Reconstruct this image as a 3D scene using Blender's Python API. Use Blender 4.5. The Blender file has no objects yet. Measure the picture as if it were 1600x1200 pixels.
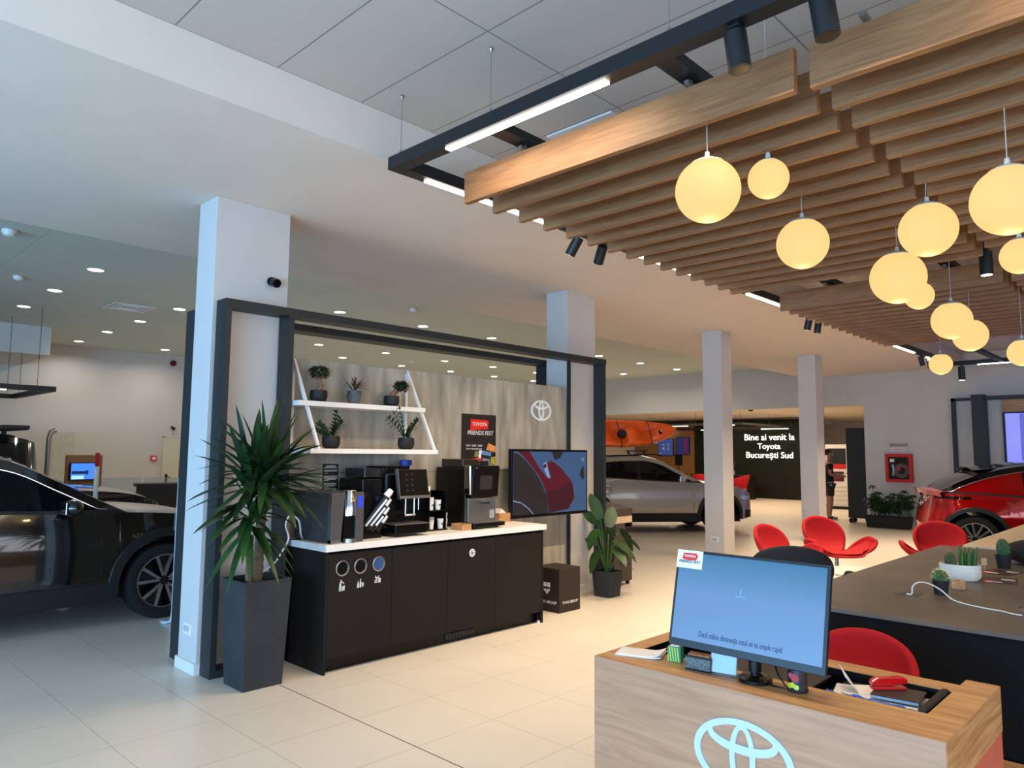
import bpy, bmesh, math, random
import numpy as np
from mathutils import Vector, Matrix
PI = math.pi
random.seed(7)
SC = bpy.context.scene
COL = SC.collection

# ------------------------------------------------------------ camera, world, exposure
cam_d = bpy.data.cameras.new('camera'); cam = bpy.data.objects.new('camera', cam_d); COL.objects.link(cam); SC.camera = cam
YAW, PIT, ROL = 0.80400944, 0.09470293, 0.00876666
fw = Vector((math.sin(YAW)*math.cos(PIT), math.cos(YAW)*math.cos(PIT), math.sin(PIT)))
rt = Vector((math.cos(YAW), -math.sin(YAW), 0)); up = rt.cross(fw)
r2 = rt*math.cos(ROL) + up*math.sin(ROL); u2 = -rt*math.sin(ROL) + up*math.cos(ROL)
M = Matrix((r2, u2, -fw)).transposed().to_4x4(); M.translation = Vector((0, 0, 1.6))
cam.matrix_world = M
cam_d.sensor_fit = 'HORIZONTAL'; cam_d.sensor_width = 36.0; cam_d.lens = 36.0*1137.1/1600
cam_d.clip_start = 0.05; cam_d.clip_end = 200
SC.view_settings.view_transform = 'Standard'; SC.view_settings.look = 'None'
SC.view_settings.exposure = 0.1; SC.view_settings.gamma = 1.0; SC.view_settings.use_curve_mapping = False
W = bpy.data.worlds.new('World'); SC.world = W; W.use_nodes = True
W.node_tree.nodes['Background'].inputs[0].default_value = (0.35, 0.55, 0.85, 1)
W.node_tree.nodes['Background'].inputs[1].default_value = 0.6

def area(name, loc, target, sx, sy, power, col, spread=None):
    l = bpy.data.lights.new(name, 'AREA'); l.shape = 'RECTANGLE'; l.size = sx; l.size_y = sy
    l.energy = power; l.color = col
    if spread: l.spread = spread
    o = bpy.data.objects.new(name, l); COL.objects.link(o); o.location = loc
    o.rotation_euler = (Vector(target)-Vector(loc)).to_track_quat('-Z', 'Y').to_euler()
    return o
def point(name, loc, power, col, rad=0.05):
    l = bpy.data.lights.new(name, 'POINT'); l.energy = power; l.color = col; l.shadow_soft_size = rad
    o = bpy.data.objects.new(name, l); COL.objects.link(o); o.location = loc; return o
def spot(name, loc, target, power, col, ang, blend=0.3, rad=0.03):
    l = bpy.data.lights.new(name, 'SPOT'); l.energy = power; l.color = col; l.spot_size = ang; l.spot_blend = blend; l.shadow_soft_size = rad
    o = bpy.data.objects.new(name, l); COL.objects.link(o); o.location = loc
    o.rotation_euler = (Vector(target)-Vector(loc)).to_track_quat('-Z', 'Y').to_euler()
    return o
WARM = (1.0, 0.76, 0.50); NEUT = (1.0, 0.90, 0.76); DAY = (0.29, 0.60, 1.0)
# daylight through the shop windows left of and behind the camera
area('window_light_side', (-5.6, 1.8, 1.25), (2, 3.4, .8), 12.0, 2.2, 1300, DAY)
area('window_light_rear', (1.0, -6.6, 1.7), (1.5, 4.0, .6), 12.0, 2.6, 320, (0.92, 0.91, 0.92))
area('lounge_fill', (22.5, 10.5, 2.90), (22.5, 10.5, 0), 7.0, 7.0, 380, WARM)  # broad unseen fill lamp added in place of the lounge's small fittings

# ------------------------------------------------------------ colour and materials
def lin(c):
    if isinstance(c, str): c = [int(c[i:i+2], 16)/255 for i in (0, 2, 4)]
    return tuple((x/12.92 if x <= 0.04045 else ((x+0.055)/1.055)**2.4) for x in c[:3]) + (1,)
MATS = {}
def mat(name, col, rough=0.5, metal=0.0, var=0.06, scale=8.0, bump=0.0, coat=0.0, trans=0.0, ior=1.45, emit=None, es=0.0, alpha=1.0, sheen=0.0, stretch=None, spec=0.5):
    if name in MATS: return MATS[name]
    m = bpy.data.materials.new(name); m.use_nodes = True; nt = m.node_tree; b = nt.nodes['Principled BSDF']
    c = lin(col)
    b.inputs['Roughness'].default_value = rough; b.inputs['Metallic'].default_value = metal
    b.inputs['Coat Weight'].default_value = coat; b.inputs['Coat Roughness'].default_value = 0.03
    b.inputs['Transmission Weight'].default_value = trans; b.inputs['IOR'].default_value = ior
    b.inputs['Alpha'].default_value = alpha; b.inputs['Specular IOR Level'].default_value = spec
    if sheen: b.inputs['Sheen Weight'].default_value = sheen
    tc = nt.nodes.new('ShaderNodeTexCoord'); mp = nt.nodes.new('ShaderNodeMapping')
    nt.links.new(tc.outputs['Object'], mp.inputs[0])
    if stretch: mp.inputs['Scale'].default_value = stretch
    nz = nt.nodes.new('ShaderNodeTexNoise'); nz.inputs['Scale'].default_value = scale; nz.inputs['Detail'].default_value = 3
    nt.links.new(mp.outputs[0], nz.inputs['Vector'])
    if var > 0:
        rp = nt.nodes.new('ShaderNodeValToRGB')
        rp.color_ramp.elements[0].position = 0.3; rp.color_ramp.elements[1].position = 0.7
        rp.color_ramp.elements[0].color = tuple(x*(1-var) for x in c[:3])+(1,)
        rp.color_ramp.elements[1].color = tuple(min(1, x*(1+var)) for x in c[:3])+(1,)
        nt.links.new(nz.outputs['Fac'], rp.inputs[0]); nt.links.new(rp.outputs[0], b.inputs['Base Color'])
    else: b.inputs['Base Color'].default_value = c
    if bump > 0:
        bp = nt.nodes.new('ShaderNodeBump'); bp.inputs['Strength'].default_value = bump; bp.inputs['Distance'].default_value = 0.01
        nt.links.new(nz.outputs['Fac'], bp.inputs['Height']); nt.links.new(bp.outputs[0], b.inputs['Normal'])
    if emit is not None:
        b.inputs['Emission Color'].default_value = lin(emit); b.inputs['Emission Strength'].default_value = es
    MATS[name] = m; return m
def wood(name, c1, c2, axis='y', scale=1.0, rough=0.45):
    if name in MATS: return MATS[name]
    m = bpy.data.materials.new(name); m.use_nodes = True; nt = m.node_tree; b = nt.nodes['Principled BSDF']
    b.inputs['Roughness'].default_value = rough
    tc = nt.nodes.new('ShaderNodeTexCoord'); mp = nt.nodes.new('ShaderNodeMapping')
    s = {'x': (1.2, 16, 16), 'y': (16, 1.2, 16), 'z': (16, 16, 1.2)}[axis]
    mp.inputs['Scale'].default_value = tuple(v*scale for v in s)
    nt.links.new(tc.outputs['Object'], mp.inputs[0])
    nz = nt.nodes.new('ShaderNodeTexNoise'); nz.inputs['Scale'].default_value = 2.2; nz.inputs['Detail'].default_value = 6; nz.inputs['Distortion'].default_value = 1.1
    nt.links.new(mp.outputs[0], nz.inputs['Vector'])
    rp = nt.nodes.new('ShaderNodeValToRGB'); e = rp.color_ramp.elements
    e[0].position = 0.32; e[1].position = 0.66; e[0].color = lin(c1); e[1].color = lin(c2)
    nt.links.new(nz.outputs['Fac'], rp.inputs[0]); nt.links.new(rp.outputs[0], b.inputs['Base Color'])
    bp = nt.nodes.new('ShaderNodeBump'); bp.inputs['Strength'].default_value = 0.15; bp.inputs['Distance'].default_value = 0.004
    nt.links.new(nz.outputs['Fac'], bp.inputs['Height']); nt.links.new(bp.outputs[0], b.inputs['Normal'])
    MATS[name] = m; return m
def grid_mat(name, base, line, ox, oy, px, py, lw, rough, var=0.05, soft=1.0):
    """floor or ceiling boards: thin joints every px, py metres over a mottled base"""
    m = bpy.data.materials.new(name); m.use_nodes = True; nt = m.node_tree; b = nt.nodes['Principled BSDF']
    b.inputs['Roughness'].default_value = rough
    g = nt.nodes.new('ShaderNodeNewGeometry'); sp = nt.nodes.new('ShaderNodeSeparateXYZ'); nt.links.new(g.outputs['Position'], sp.inputs[0])
    def mth(op, a, b2=None):
        n = nt.nodes.new('ShaderNodeMath'); n.operation = op
        for i, v in enumerate((a, b2)):
            if v is None: continue
            if isinstance(v, (int, float)): n.inputs[i].default_value = v
            else: nt.links.new(v, n.inputs[i])
        return n.outputs[0]
    outs = []
    for o, p, s in ((ox, px, sp.outputs['X']), (oy, py, sp.outputs['Y'])):
        f = mth('ABSOLUTE', mth('SUBTRACT', mth('FRACT', mth('ADD', mth('DIVIDE', mth('SUBTRACT', s, o), p), 0.5)), 0.5))
        outs.append(mth('LESS_THAN', mth('MULTIPLY', f, p), lw))
    ln = mth('MULTIPLY', mth('MAXIMUM', outs[0], outs[1]), soft)
    nz = nt.nodes.new('ShaderNodeTexNoise'); nz.inputs['Scale'].default_value = 1.3; nz.inputs['Detail'].default_value = 5
    nt.links.new(g.outputs['Position'], nz.inputs['Vector'])
    rp = nt.nodes.new('ShaderNodeValToRGB'); e = rp.color_ramp.elements; c = lin(base)
    e[0].position = .3; e[1].position = .7
    e[0].color = tuple(x*(1-var) for x in c[:3])+(1,); e[1].color = tuple(min(1, x*(1+var)) for x in c[:3])+(1,)
    nt.links.new(nz.outputs['Fac'], rp.inputs[0])
    mx = nt.nodes.new('ShaderNodeMix'); mx.data_type = 'RGBA'
    nt.links.new(ln, mx.inputs[0]); nt.links.new(rp.outputs[0], mx.inputs[6]); mx.inputs[7].default_value = lin(line)
    nt.links.new(mx.outputs[2], b.inputs['Base Color'])
    MATS[name] = m; return m

WHITE = mat('white_paint', (0.76, 0.74, 0.72), 0.6, var=0.02, scale=2)
CEILW = mat('white_ceiling_paint', (0.84, 0.79, 0.74), 0.7, var=0.02, scale=2)
WHITE2 = mat('white_laminate', (0.86, 0.84, 0.82), 0.35, var=0.02)
CEIL2 = grid_mat('ceiling_boards_back', (0.74, 0.77, 0.73), (0.60, 0.63, 0.59), 1.96, 9.0, 1.72, 1.72, 0.006, 0.7, 0.02, 0.6)
CEIL = grid_mat('ceiling_boards', (0.72, 0.69, 0.65), (0.30, 0.29, 0.28), 0.80, 3.835, 0.585, 1.17, 0.004, 0.7, 0.02, 0.75)
FLOOR = grid_mat('floor_tiles', (0.82, 0.78, 0.72), (0.60, 0.56, 0.51), 2.05, 4.40, 0.583, 0.583, 0.0022, 0.33, 0.035, 0.8)
BLACKM = mat('black_powder_coat', (0.075, 0.085, 0.095), 0.45, var=0.05)
FRAMEM = mat('anthracite_frame', (0.13, 0.145, 0.15), 0.5, var=0.05)
CABM = mat('dark_brown_laminate', (0.10, 0.083, 0.075), 0.55, var=0.05, scale=3, spec=.25)
PLASTB = mat('black_plastic', (0.022, 0.022, 0.025), 0.3, var=0.04, spec=.35)
MATB = mat('black_matte_ceramic', (0.07, 0.072, 0.078), 0.65, var=0.08)
CHROME = mat('chrome', (0.8, 0.8, 0.8), 0.15, 1.0, var=0.02)
STEEL = mat('brushed_steel', (0.62, 0.62, 0.62), 0.32, 0.9, var=0.05, stretch=(1, 1, 30))
LED = mat('led_diffuser', (0.95, 0.95, 0.95), 0.4, var=0, emit=(1.0, 0.96, 0.88), es=9.0)
DLED = mat('downlight_diffuser', (0.95, 0.95, 0.95), 0.4, var=0, emit=(1.0, 0.97, 0.92), es=14.0)
GLOBE = mat('opal_glass', (0.30, 0.26, 0.20), 0.7, var=0, emit=(1.0, 0.85, 0.54), es=0.90, spec=.05)
RED = mat('red_wool', (0.64, 0.0, 0.055), 0.85, var=0.08, scale=60, bump=0.12, sheen=0.0)
DARKF = mat('charcoal_wool', (0.10, 0.10, 0.105), 0.9, var=0.1, scale=60, bump=0.12)
OAK = wood('oak', (0.60, 0.42, 0.25), (0.74, 0.56, 0.37), 'y')
OAKX = wood('oak_cross', (0.60, 0.42, 0.25), (0.74, 0.56, 0.37), 'x')
SLATM = wood('slat_oak', (0.45, 0.29, 0.155), (0.55, 0.375, 0.215), 'y', rough=0.55)
ASH = wood('oak_front', (0.66, 0.47, 0.34), (0.74, 0.54, 0.40), 'y', 0.8)
GREENL = mat('leaf_green', (0.13, 0.25, 0.09), 0.45, var=0.35, scale=6)
GREEND = mat('leaf_dark_green', (0.09, 0.19, 0.08), 0.45, var=0.3, scale=9)
GREENB = mat('leaf_bright_green', (0.20, 0.36, 0.10), 0.4, var=0.25, scale=5)
SOIL = mat('soil', (0.10, 0.07, 0.05), 0.95, var=0.3, scale=40, bump=0.5)
BARK = mat('bark', (0.42, 0.34, 0.26), 0.9, var=0.3, scale=30, bump=0.6, stretch=(1, 1, 4))
WHT = mat('white_print', (0.88, 0.88, 0.88), 0.6, var=0)
PAPER = mat('paper', (0.88, 0.86, 0.84), 0.7, var=0.02)
REDP = mat('red_print', (0.78, 0.08, 0.07), 0.5, var=0.03)

# ------------------------------------------------------------ mesh building
class MB:
    def __init__(s): s.v = []; s.f = []; s.m = []; s.cm = 0; s.X = None
    def use(s, i): s.cm = i; return s
    def pt(s, p):
        if s.X is not None: p = s.X @ Vector(p)
        s.v.append(tuple(p)); return len(s.v)-1
    def face(s, idx): s.f.append(tuple(idx)); s.m.append(s.cm)
    def box(s, c, d, rz=0.0, taper=None):
        hx, hy, hz = d[0]/2, d[1]/2, d[2]/2; t = taper or 1.0
        co, si = math.cos(rz), math.sin(rz); ids = []
        for z in (-1, 1):
            k = t if z < 0 else 1.0
            for x, y in ((-1, -1), (1, -1), (1, 1), (-1, 1)):
                px, py = x*hx*k, y*hy*k
                ids.append(s.pt((c[0]+px*co-py*si, c[1]+px*si+py*co, c[2]+z*hz)))
        a = ids
        for q in ((3, 2, 1, 0), (4, 5, 6, 7), (0, 1, 5, 4), (1, 2, 6, 5), (2, 3, 7, 6), (3, 0, 4, 7)): s.face([a[i] for i in q])
        return s
    def b2(s, p, q):
        return s.box([(p[i]+q[i])/2 for i in range(3)], [abs(q[i]-p[i]) for i in range(3)])
    def ring(s, c, u, w, r, n):
        return [s.pt(tuple(Vector(c)+Vector(u)*(r*math.cos(2*PI*i/n))+Vector(w)*(r*math.sin(2*PI*i/n)))) for i in range(n)]
    def tube(s, pts, r, n=8, caps=True, closed=False):
        pts = [Vector(p) for p in pts]; rs = r if isinstance(r, (list, tuple)) else [r]*len(pts)
        rings = []; pu = None
        for i, p in enumerate(pts):
            if closed: t = (pts[(i+1) % len(pts)]-pts[i-1]).normalized()
            else: t = (pts[min(i+1, len(pts)-1)]-pts[max(i-1, 0)]).normalized()
            if pu is None: pu = t.orthogonal().normalized()
            else:
                pu = (pu - t*pu.dot(t)); pu = pu.normalized() if pu.length > 1e-6 else t.orthogonal().normalized()
            rings.append(s.ring(p, pu, t.cross(pu), rs[i], n))
        L = len(rings)
        for i in range(L if closed else L-1):
            a, b = rings[i], rings[(i+1) % L]
            for j in range(n): s.face((a[j], a[(j+1) % n], b[(j+1) % n], b[j]))
        if caps and not closed: s.face(rings[0][::-1]); s.face(rings[-1])
        return s
    def smooth(s, pts, r, n=8, k=6):
        P = [Vector(p) for p in pts]; o = []
        for i in range(len(P)-1):
            a, b, c, d = P[max(i-1, 0)], P[i], P[i+1], P[min(i+2, len(P)-1)]
            for j in range(k):
                t = j/k; o.append(.5*((2*b)+(c-a)*t+(2*a-5*b+4*c-d)*t*t+(3*b-a-3*c+d)*t**3))
        return s.tube(o+[P[-1]], r, n)
    def cyl(s, p, q, r0, r1=None, n=24):
        return s.tube([p, q], [r0, r0 if r1 is None else r1], n)
    def lathe(s, prof, c=(0, 0, 0), n=32, axis='z', caps=False):
        rings = []
        for r, h in prof:
            ax = {'z': ((1, 0, 0), (0, 1, 0), (0, 0, 1)), 'x': ((0, 1, 0), (0, 0, 1), (1, 0, 0)), 'y': ((0, 0, 1), (1, 0, 0), (0, 1, 0))}[axis]
            rings.append(s.ring(Vector(c)+Vector(ax[2])*h, ax[0], ax[1], max(r, 1e-4), n))
        for a, b in zip(rings, rings[1:]):
            for j in range(n): s.face((a[j], a[(j+1) % n], b[(j+1) % n], b[j]))
        if caps: s.face(rings[0][::-1]); s.face(rings[-1])
        return s
    def grid(s, rows, closed=False):
        ids = [[s.pt(p) for p in r] for r in rows]
        for a, b in zip(ids, ids[1:]):
            n = len(a)
            for j in range(n if closed else n-1): s.face((a[j], a[(j+1) % n], b[(j+1) % n], b[j]))
        return ids
    def sphere(s, c, r, n=24, m=14, sc=(1, 1, 1)):
        return s.lathe2([(math.sin(PI*i/m), -math.cos(PI*i/m)) for i in range(m+1)], c, r, n, sc)
    def lathe2(s, prof, c, r, n, sc):
        rows = [[(c[0]+r*sc[0]*a*math.cos(2*PI*j/n), c[1]+r*sc[1]*a*math.sin(2*PI*j/n), c[2]+r*sc[2]*h) for j in range(n)] for a, h in prof]
        s.grid(rows, True); return s
    def prism(s, poly, o, u, w, d):
        """polygon (a,b) in the plane o + a*u + b*w, thickened by vector d"""
        o, u, w, d = Vector(o), Vector(u), Vector(w), Vector(d)
        A = [s.pt(o+u*a+w*b) for a, b in poly]; B = [s.pt(o+u*a+w*b+d) for a, b in poly]; n = len(poly)
        s.face(A[::-1]); s.face(B)
        for i in range(n): s.face((A[i], A[(i+1) % n], B[(i+1) % n], B[i]))
        return s
    def band(s, outer, inner, o, u, w, d):
        """flat ring between two closed outlines with the same count"""
        o, u, w, d = Vector(o), Vector(u), Vector(w), Vector(d); n = len(outer)
        L = [[s.pt(o+u*a+w*b+e) for a, b in pl] for pl in (outer, inner) for e in (d*0, d)]
        O0, O1, I0, I1 = L
        for i in range(n):
            j = (i+1) % n
            s.face((O1[i], O1[j], I1[j], I1[i])); s.face((O0[j], O0[i], I0[i], I0[j]))
            s.face((O0[i], O0[j], O1[j], O1[i])); s.face((I0[j], I0[i], I1[i], I1[j]))
        return s
    def build(s, name, m, parent=None, loc=None, smooth=False, bevel=0.0, subsurf=0, solid=0.0, ang=40, rot=None, shared=None):
        me = bpy.data.meshes.new(name); me.from_pydata(s.v, [], s.f)
        ms = m if isinstance(m, (list, tuple)) else [m]
        for q in ms: me.materials.append(q)
        me.polygons.foreach_set('material_index', s.m)
        bm = bmesh.new(); bm.from_mesh(me)
        bmesh.ops.remove_doubles(bm, verts=bm.verts, dist=1e-5) if not getattr(s, 'keep', False) else None
        bmesh.ops.recalc_face_normals(bm, faces=bm.faces)
        bm.to_mesh(me); bm.free()
        if smooth:
            me.polygons.foreach_set('use_smooth', [True]*len(me.polygons))
            if not subsurf:
                try: me.set_sharp_from_angle(angle=math.radians(ang))
                except Exception: pass
        o = bpy.data.objects.new(name, me); COL.objects.link(o)
        if parent is not None: o.parent = parent
        if loc is not None: o.location = loc
        if rot is not None: o.rotation_euler = rot
        if solid:
            md = o.modifiers.new('s', 'SOLIDIFY'); md.thickness = solid; md.offset = 0
        if bevel:
            md = o.modifiers.new('b', 'BEVEL'); md.width = bevel; md.segments = 2; md.limit_method = 'ANGLE'; md.angle_limit = math.radians(50)
        if subsurf:
            md = o.modifiers.new('ss', 'SUBSURF'); md.levels = subsurf; md.render_levels = subsurf
        return o
def tag(o, label, cat, group=None):
    o['label'] = label; o['category'] = cat
    if group: o['group'] = group
    return o
def thing(name, label, cat, loc=(0, 0, 0), rz=0.0, group=None):
    o = bpy.data.objects.new(name, None); COL.objects.link(o); o.location = loc; o.rotation_euler = (0, 0, rz)
    o.empty_display_size = 0.1
    return tag(o, label, cat, group)
def struct(o): o['kind'] = 'structure'; return o
def copy_tree(o, parent=None):
    c = o.copy(); COL.objects.link(c); c.parent = parent
    for ch in list(o.children): copy_tree(ch, c)
    return c
def text(name, s, size, m, parent=None, loc=(0, 0, 0), face='-y', align='CENTER', ext=0.001, shear=0.0, space=1.0, width=None, mtx=None, bold=0.0):
    cu = bpy.data.curves.new(name, 'FONT'); cu.body = s; cu.size = size; cu.align_x = align; cu.align_y = 'CENTER'
    cu.extrude = ext; cu.shear = shear; cu.space_character = space; cu.offset = bold; cu.resolution_u = 3
    t = bpy.data.objects.new(name+'_tmp', cu); COL.objects.link(t)
    bpy.context.view_layer.update()
    me = bpy.data.meshes.new_from_object(t.evaluated_get(bpy.context.evaluated_depsgraph_get()))
    COL.objects.unlink(t); bpy.data.objects.remove(t)
    me.materials.clear(); me.materials.append(m); me.name = name
    o = bpy.data.objects.new(name, me); COL.objects.link(o)
    if parent is not None: o.parent = parent
    if width:
        xs = [v.co.x for v in me.vertices]; k = width/(max(xs)-min(xs))
        for v in me.vertices: v.co.x *= k; v.co.y *= k
    rz = {'-y': 0, '-x': -PI/2, 'x': PI/2, 'y': PI}[face]
    o.location = loc; o.rotation_euler = (PI/2, 0, rz)
    if mtx is not None: o.matrix_local = mtx
    return o
def ell(a, b, cx=0, cy=0, n=48): return [(cx+a*math.cos(2*PI*i/n), cy+b*math.sin(2*PI*i/n)) for i in range(n)]
def emblem(mb, o, u, w, d, R):
    """three interlocking ovals, half width R"""
    k = 0.69
    mb.band(ell(R, R*k), ell(R*.865, R*k*.83), o, u, w, d)
    mb.band(ell(R*.70, R*k*.40, 0, R*k*.50), ell(R*.60, R*k*.25, 0, R*k*.58), o, u, w, Vector(d)*1.05)
    mb.band(ell(R*.255, R*k*.88, 0, 0), ell(R*.15, R*k*.74, 0, 0), o, u, w, Vector(d)*1.1)
    return mb

# ------------------------------------------------------------ the building
ZM, ZS = 3.84, 3.53            # ceiling, soffit
YF, YB, XW = 3.835, 7.27, 18.05
m = MB(); m.b2((-6, -7, -.05), (31, 18, 0)); struct(m.build('floor', FLOOR))
m = MB(); m.b2((-6, -7, ZM), (XW+.2, YF, ZM+.1)); struct(m.build('ceiling', CEIL))
m = MB(); m.b2((-6, YB, ZM), (XW+.2, 18, ZM+.1)); struct(m.build('ceiling', CEIL2))
m = MB(); m.b2((-6, YF, ZS), (XW, YB, ZM+.1)); o = struct(m.build('ceiling', CEILW)); o.name = 'ceiling_soffit'
m = MB(); m.b2((-6, 17.78, 0), (XW+.2, 18, ZM)); struct(m.build('wall_left', WHITE))
m = MB(); m.b2((XW, -7, 0), (XW+.2, 5.90, ZM)); m.b2((XW, 5.90, 2.80), (XW+.2, 15.6, ZM)); m.b2((XW, 15.6, 0), (XW+.2, 17.78, ZM))
struct(m.build('wall_far', WHITE))
m = MB(); m.b2((-6, -7.15, 0), (XW+.2, -7, .5)); m.b2((-6, -7.15, 3.4), (XW+.2, -7, ZM)); m.b2((10.2, -7.15, .5), (XW+.2, -7, 3.4)); struct(m.build('wall_rear', WHITE))
m = MB(); m.b2((-6.15, -7, 0), (-6, 17.78, .35)); m.b2((-6.15, -7, 3.1), (-6, 17.78, ZM)); m.b2((-6.15, 10.2, .35), (-6, 17.78, 3.1)); struct(m.build('wall_street', WHITE))
# lounge beyond the opening
m = MB(); m.b2((XW+.2, 1.5, 3.0), (31, 18, 3.1)); o = struct(m.build('ceiling', CEILW)); o.name = 'ceiling_lounge'
m = MB(); m.b2((30.8, 1.5, 0), (31, 18, 3.0)); m.b2((XW+.2, 1.4, 0), (31, 1.5, 3.0)); m.b2((XW+.2, 17.9, 0), (31, 18, 3.0)); o = struct(m.build('wall_lounge', mat('lounge_wall', (.74, .70, .64), .7, var=.02)))
def column(x0, x1, y0, y1, base=True, plug=None):
    m = MB(); m.b2((x0, y0, 0), (x1, y1, ZS)); o = struct(m.build('column', WHITE, bevel=.004))
    if base:
        m = MB(); m.b2((x0-.015, y0-.015, 0), (x1+.015, y1+.015, .08)); q = struct(m.build('baseboard_column', WHITE2))
    return o
column(2.31, 2.92, 5.35, 5.66)
column(6.54, 7.08, 5.41, 5.73)
column(10.26, 10.59, 5.41, 5.73)
column(13.98, 14.33, 5.42, 5.76)
def outlet(x, y, z, label):
    t = thing('wall_outlet', label, 'outlet', (x, y, z), -PI/2)
    MB().box((0, -.004, 0), (.13, .008, .085)).build('cover_plate', WHITE2, t, bevel=.002)
    for dx in (-.03, .012):
        m = MB(); m.lathe([(.001, -.0095), (.017, -.0095), (.021, -.012), (.021, -.008)], (dx, 0, 0), 20, 'y'); m.build('socket', mat('outlet_grey', (.66, .67, .67), .5), t)
outlet(2.31, 5.50, .30, 'small white double wall outlet low on the white column beside the tall yucca')
outlet(10.26, 5.56, .32, 'small white double outlet low on the white column behind the computer monitor')

m = MB(); m.b2((2.628, -7, .0005), (2.633, 4.72, .0012)); struct(m.build('trim_1', mat('joint_dark', (.22, .19, .16), .8)))

# door in the left wall
t = thing('door_1', 'cream door with dark handle in the far left wall', 'door', (7.08, 17.78, 0)); struct(t)
del t['category']; del t['label']
CREAM = mat('cream_paint', (.78, .76, .68), .5, var=.02)
MB().box((0, -.02, .95), (.76, .04, 1.90)).build('door_leaf', CREAM, t)
m = MB(); m.box((-.40, -.025, .96), (.04, .05, 1.92)); m.box((.40, -.025, .96), (.04, .05, 1.92)); m.box((0, -.025, 1.92), (.84, .05, .04)); m.build('door_frame', CREAM, t)
m = MB(); m.box((-.32, -.05, .93), (.05, .02, .22)); m.tube([(-.32, -.06, .97), (-.32, -.10, .97), (-.24, -.10, .97)], .012); m.build('door_handle', PLASTB, t)
# frame of the left rear fascia box on the ceiling
m = MB(); m.b2((-6, 15.4, 3.32), (3.68, 17.78, ZM)); o = struct(m.build('ceiling', WHITE)); o.name = 'ceiling_bulkhead'

# ------------------------------------------------------------ recessed lights and small ceiling fittings
DL = [(2.81,9.95),(2.80,11.70),(2.80,13.40),(4.53,13.40),(4.53,15.10),(4.54,16.88),(4.55,11.75),(6.24,16.80),(6.39,10.02),(8.12,10.04),(9.86,10.06),(9.80,13.42),(11.60,13.48),(13.24,13.45),(8.10,13.46),(9.62,14.90),(11.55,15.12),(13.22,15.10),(14.93,15.12),(16.64,15.12),(14.96,13.48),(13.31,10.06),(15.04,10.10),(16.74,10.10),(16.74,11.80)]
def downlight():
    t = thing('downlight', '', 'ceiling light')
    m = MB(); m.lathe([(.088, 0), (.104, -.002), (.106, -.007), (.088, -.009), (.086, 0)], (0, 0, 0), 28); m.build('trim_ring', WHITE2, t, smooth=True)
    m = MB(); m.lathe([(0, -.006), (.088, -.006)], (0, 0, 0), 28); m.build('diffuser', DLED, t)
    return t
d0 = downlight()
for i, (x, y) in enumerate(DL):
    o = d0 if i == 0 else copy_tree(d0)
    o.location = (x, y, ZM); o['group'] = 'round downlights in the back hall ceiling'
    area('downlight_lamp', (x, y, ZM-.014), (x, y, 0), .16, .16, 13, NEUT, math.radians(155))
    if x < 3: w = ['nearest', 'second', 'third'][[9.95, 11.70, 13.40].index(y)]; o['label'] = w+' round downlight of the leftmost ceiling row above the black car'
    elif x < 7 and not (6.3 < x): w = {11.75: 'nearest', 13.40: 'second', 15.10: 'third', 16.88: 'farthest', 16.80: 'lone far'}[y]; o['label'] = w+' round downlight of the ceiling row just left of the blue-lit column'
    elif y < 10.5 and x < 10: w = {6.39: 'left', 8.12: 'middle', 9.86: 'right'}[x]; o['label'] = w+' one of three large round downlights seen over the top rail of the coffee frame'
    elif x > 13.25 and y < 12: w = {13.31: 'left', 15.04: 'middle', 16.74: 'right'}[x]; o['label'] = (w+' round downlight in the upper row between second and third columns') if y < 11 else 'single lower round downlight in ceiling between second and third columns, above the kayak'
    elif y < 14: w = {8.10: 'first', 9.80: 'second', 11.60: 'third', 13.24: 'fourth', 14.96: 'fifth'}[x]; o['label'] = w+' round downlight from the left in the upper row inside the coffee frame opening'
    else: w = {9.62: 'first', 11.55: 'second', 13.22: 'third', 14.93: 'fourth', 16.64: 'fifth'}[x]; o['label'] = w+' round downlight from the left in the lower row just above the concrete panel'
for i, (x, y, s, lb) in enumerate([(7.0, 8.9, 1, 'white smoke detector on the back ceiling left of centre above the coffee frame rail'), (11.02, 14.04, 1, 'small white smoke detector on ceiling seen above the shelf through the frame'), (1.665, 8.79, 1.2, 'white dome detector at the upper left edge above the black car'), (2.23, 11.09, 1, 'second white ceiling detector below the dome detector at the left edge')]):
    t = thing('smoke_detector', lb, 'detector', (x, y, ZM), 0, 'ceiling detectors')
    m = MB(); m.lathe([(.06*s, 0), (.06*s, -.02), (.045*s, -.05*s), (.02*s, -.062*s), (0, -.063*s)], n=24); m.build('housing', WHITE2, t, smooth=True)
    m = MB(); m.lathe([(.064*s, 0), (.064*s, -.008), (0, -.008)], n=24); m.build('base_ring', mat('detector_grey', (.6, .61, .6), .5), t)
t = thing('ceiling_grille', 'pale rectangular air grille with dark slots in ceiling behind the first wood slat', 'vent', (3.80, 3.0, ZM))
MB().box((0, 0, -.006), (.13, .56, .012)).build('grille_frame', WHITE2, t, bevel=.002)
m = MB()
for i in range(30): m.box((.028, -.24+i*.0166, -.0125), (.030, .008, .002))
m.build('slots', PLASTB, t)
t = thing('air_diffuser', 'flat white four-way air diffuser set in the back ceiling at far left', 'vent', (3.95, 12.2, ZM))
m = MB()
for k in (.30, .22, .14): m.band([(k, k), (-k, k), (-k, -k), (k, -k)], [(k-.035, k-.035), (-k+.035, k-.035), (-k+.035, -k+.035), (k-.035, -k+.035)], (0, 0, -.012-.3*k*.03), (1, 0, 0), (0, 1, 0), (0, 0, .01))
m.build('blades', WHITE2, t)
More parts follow.
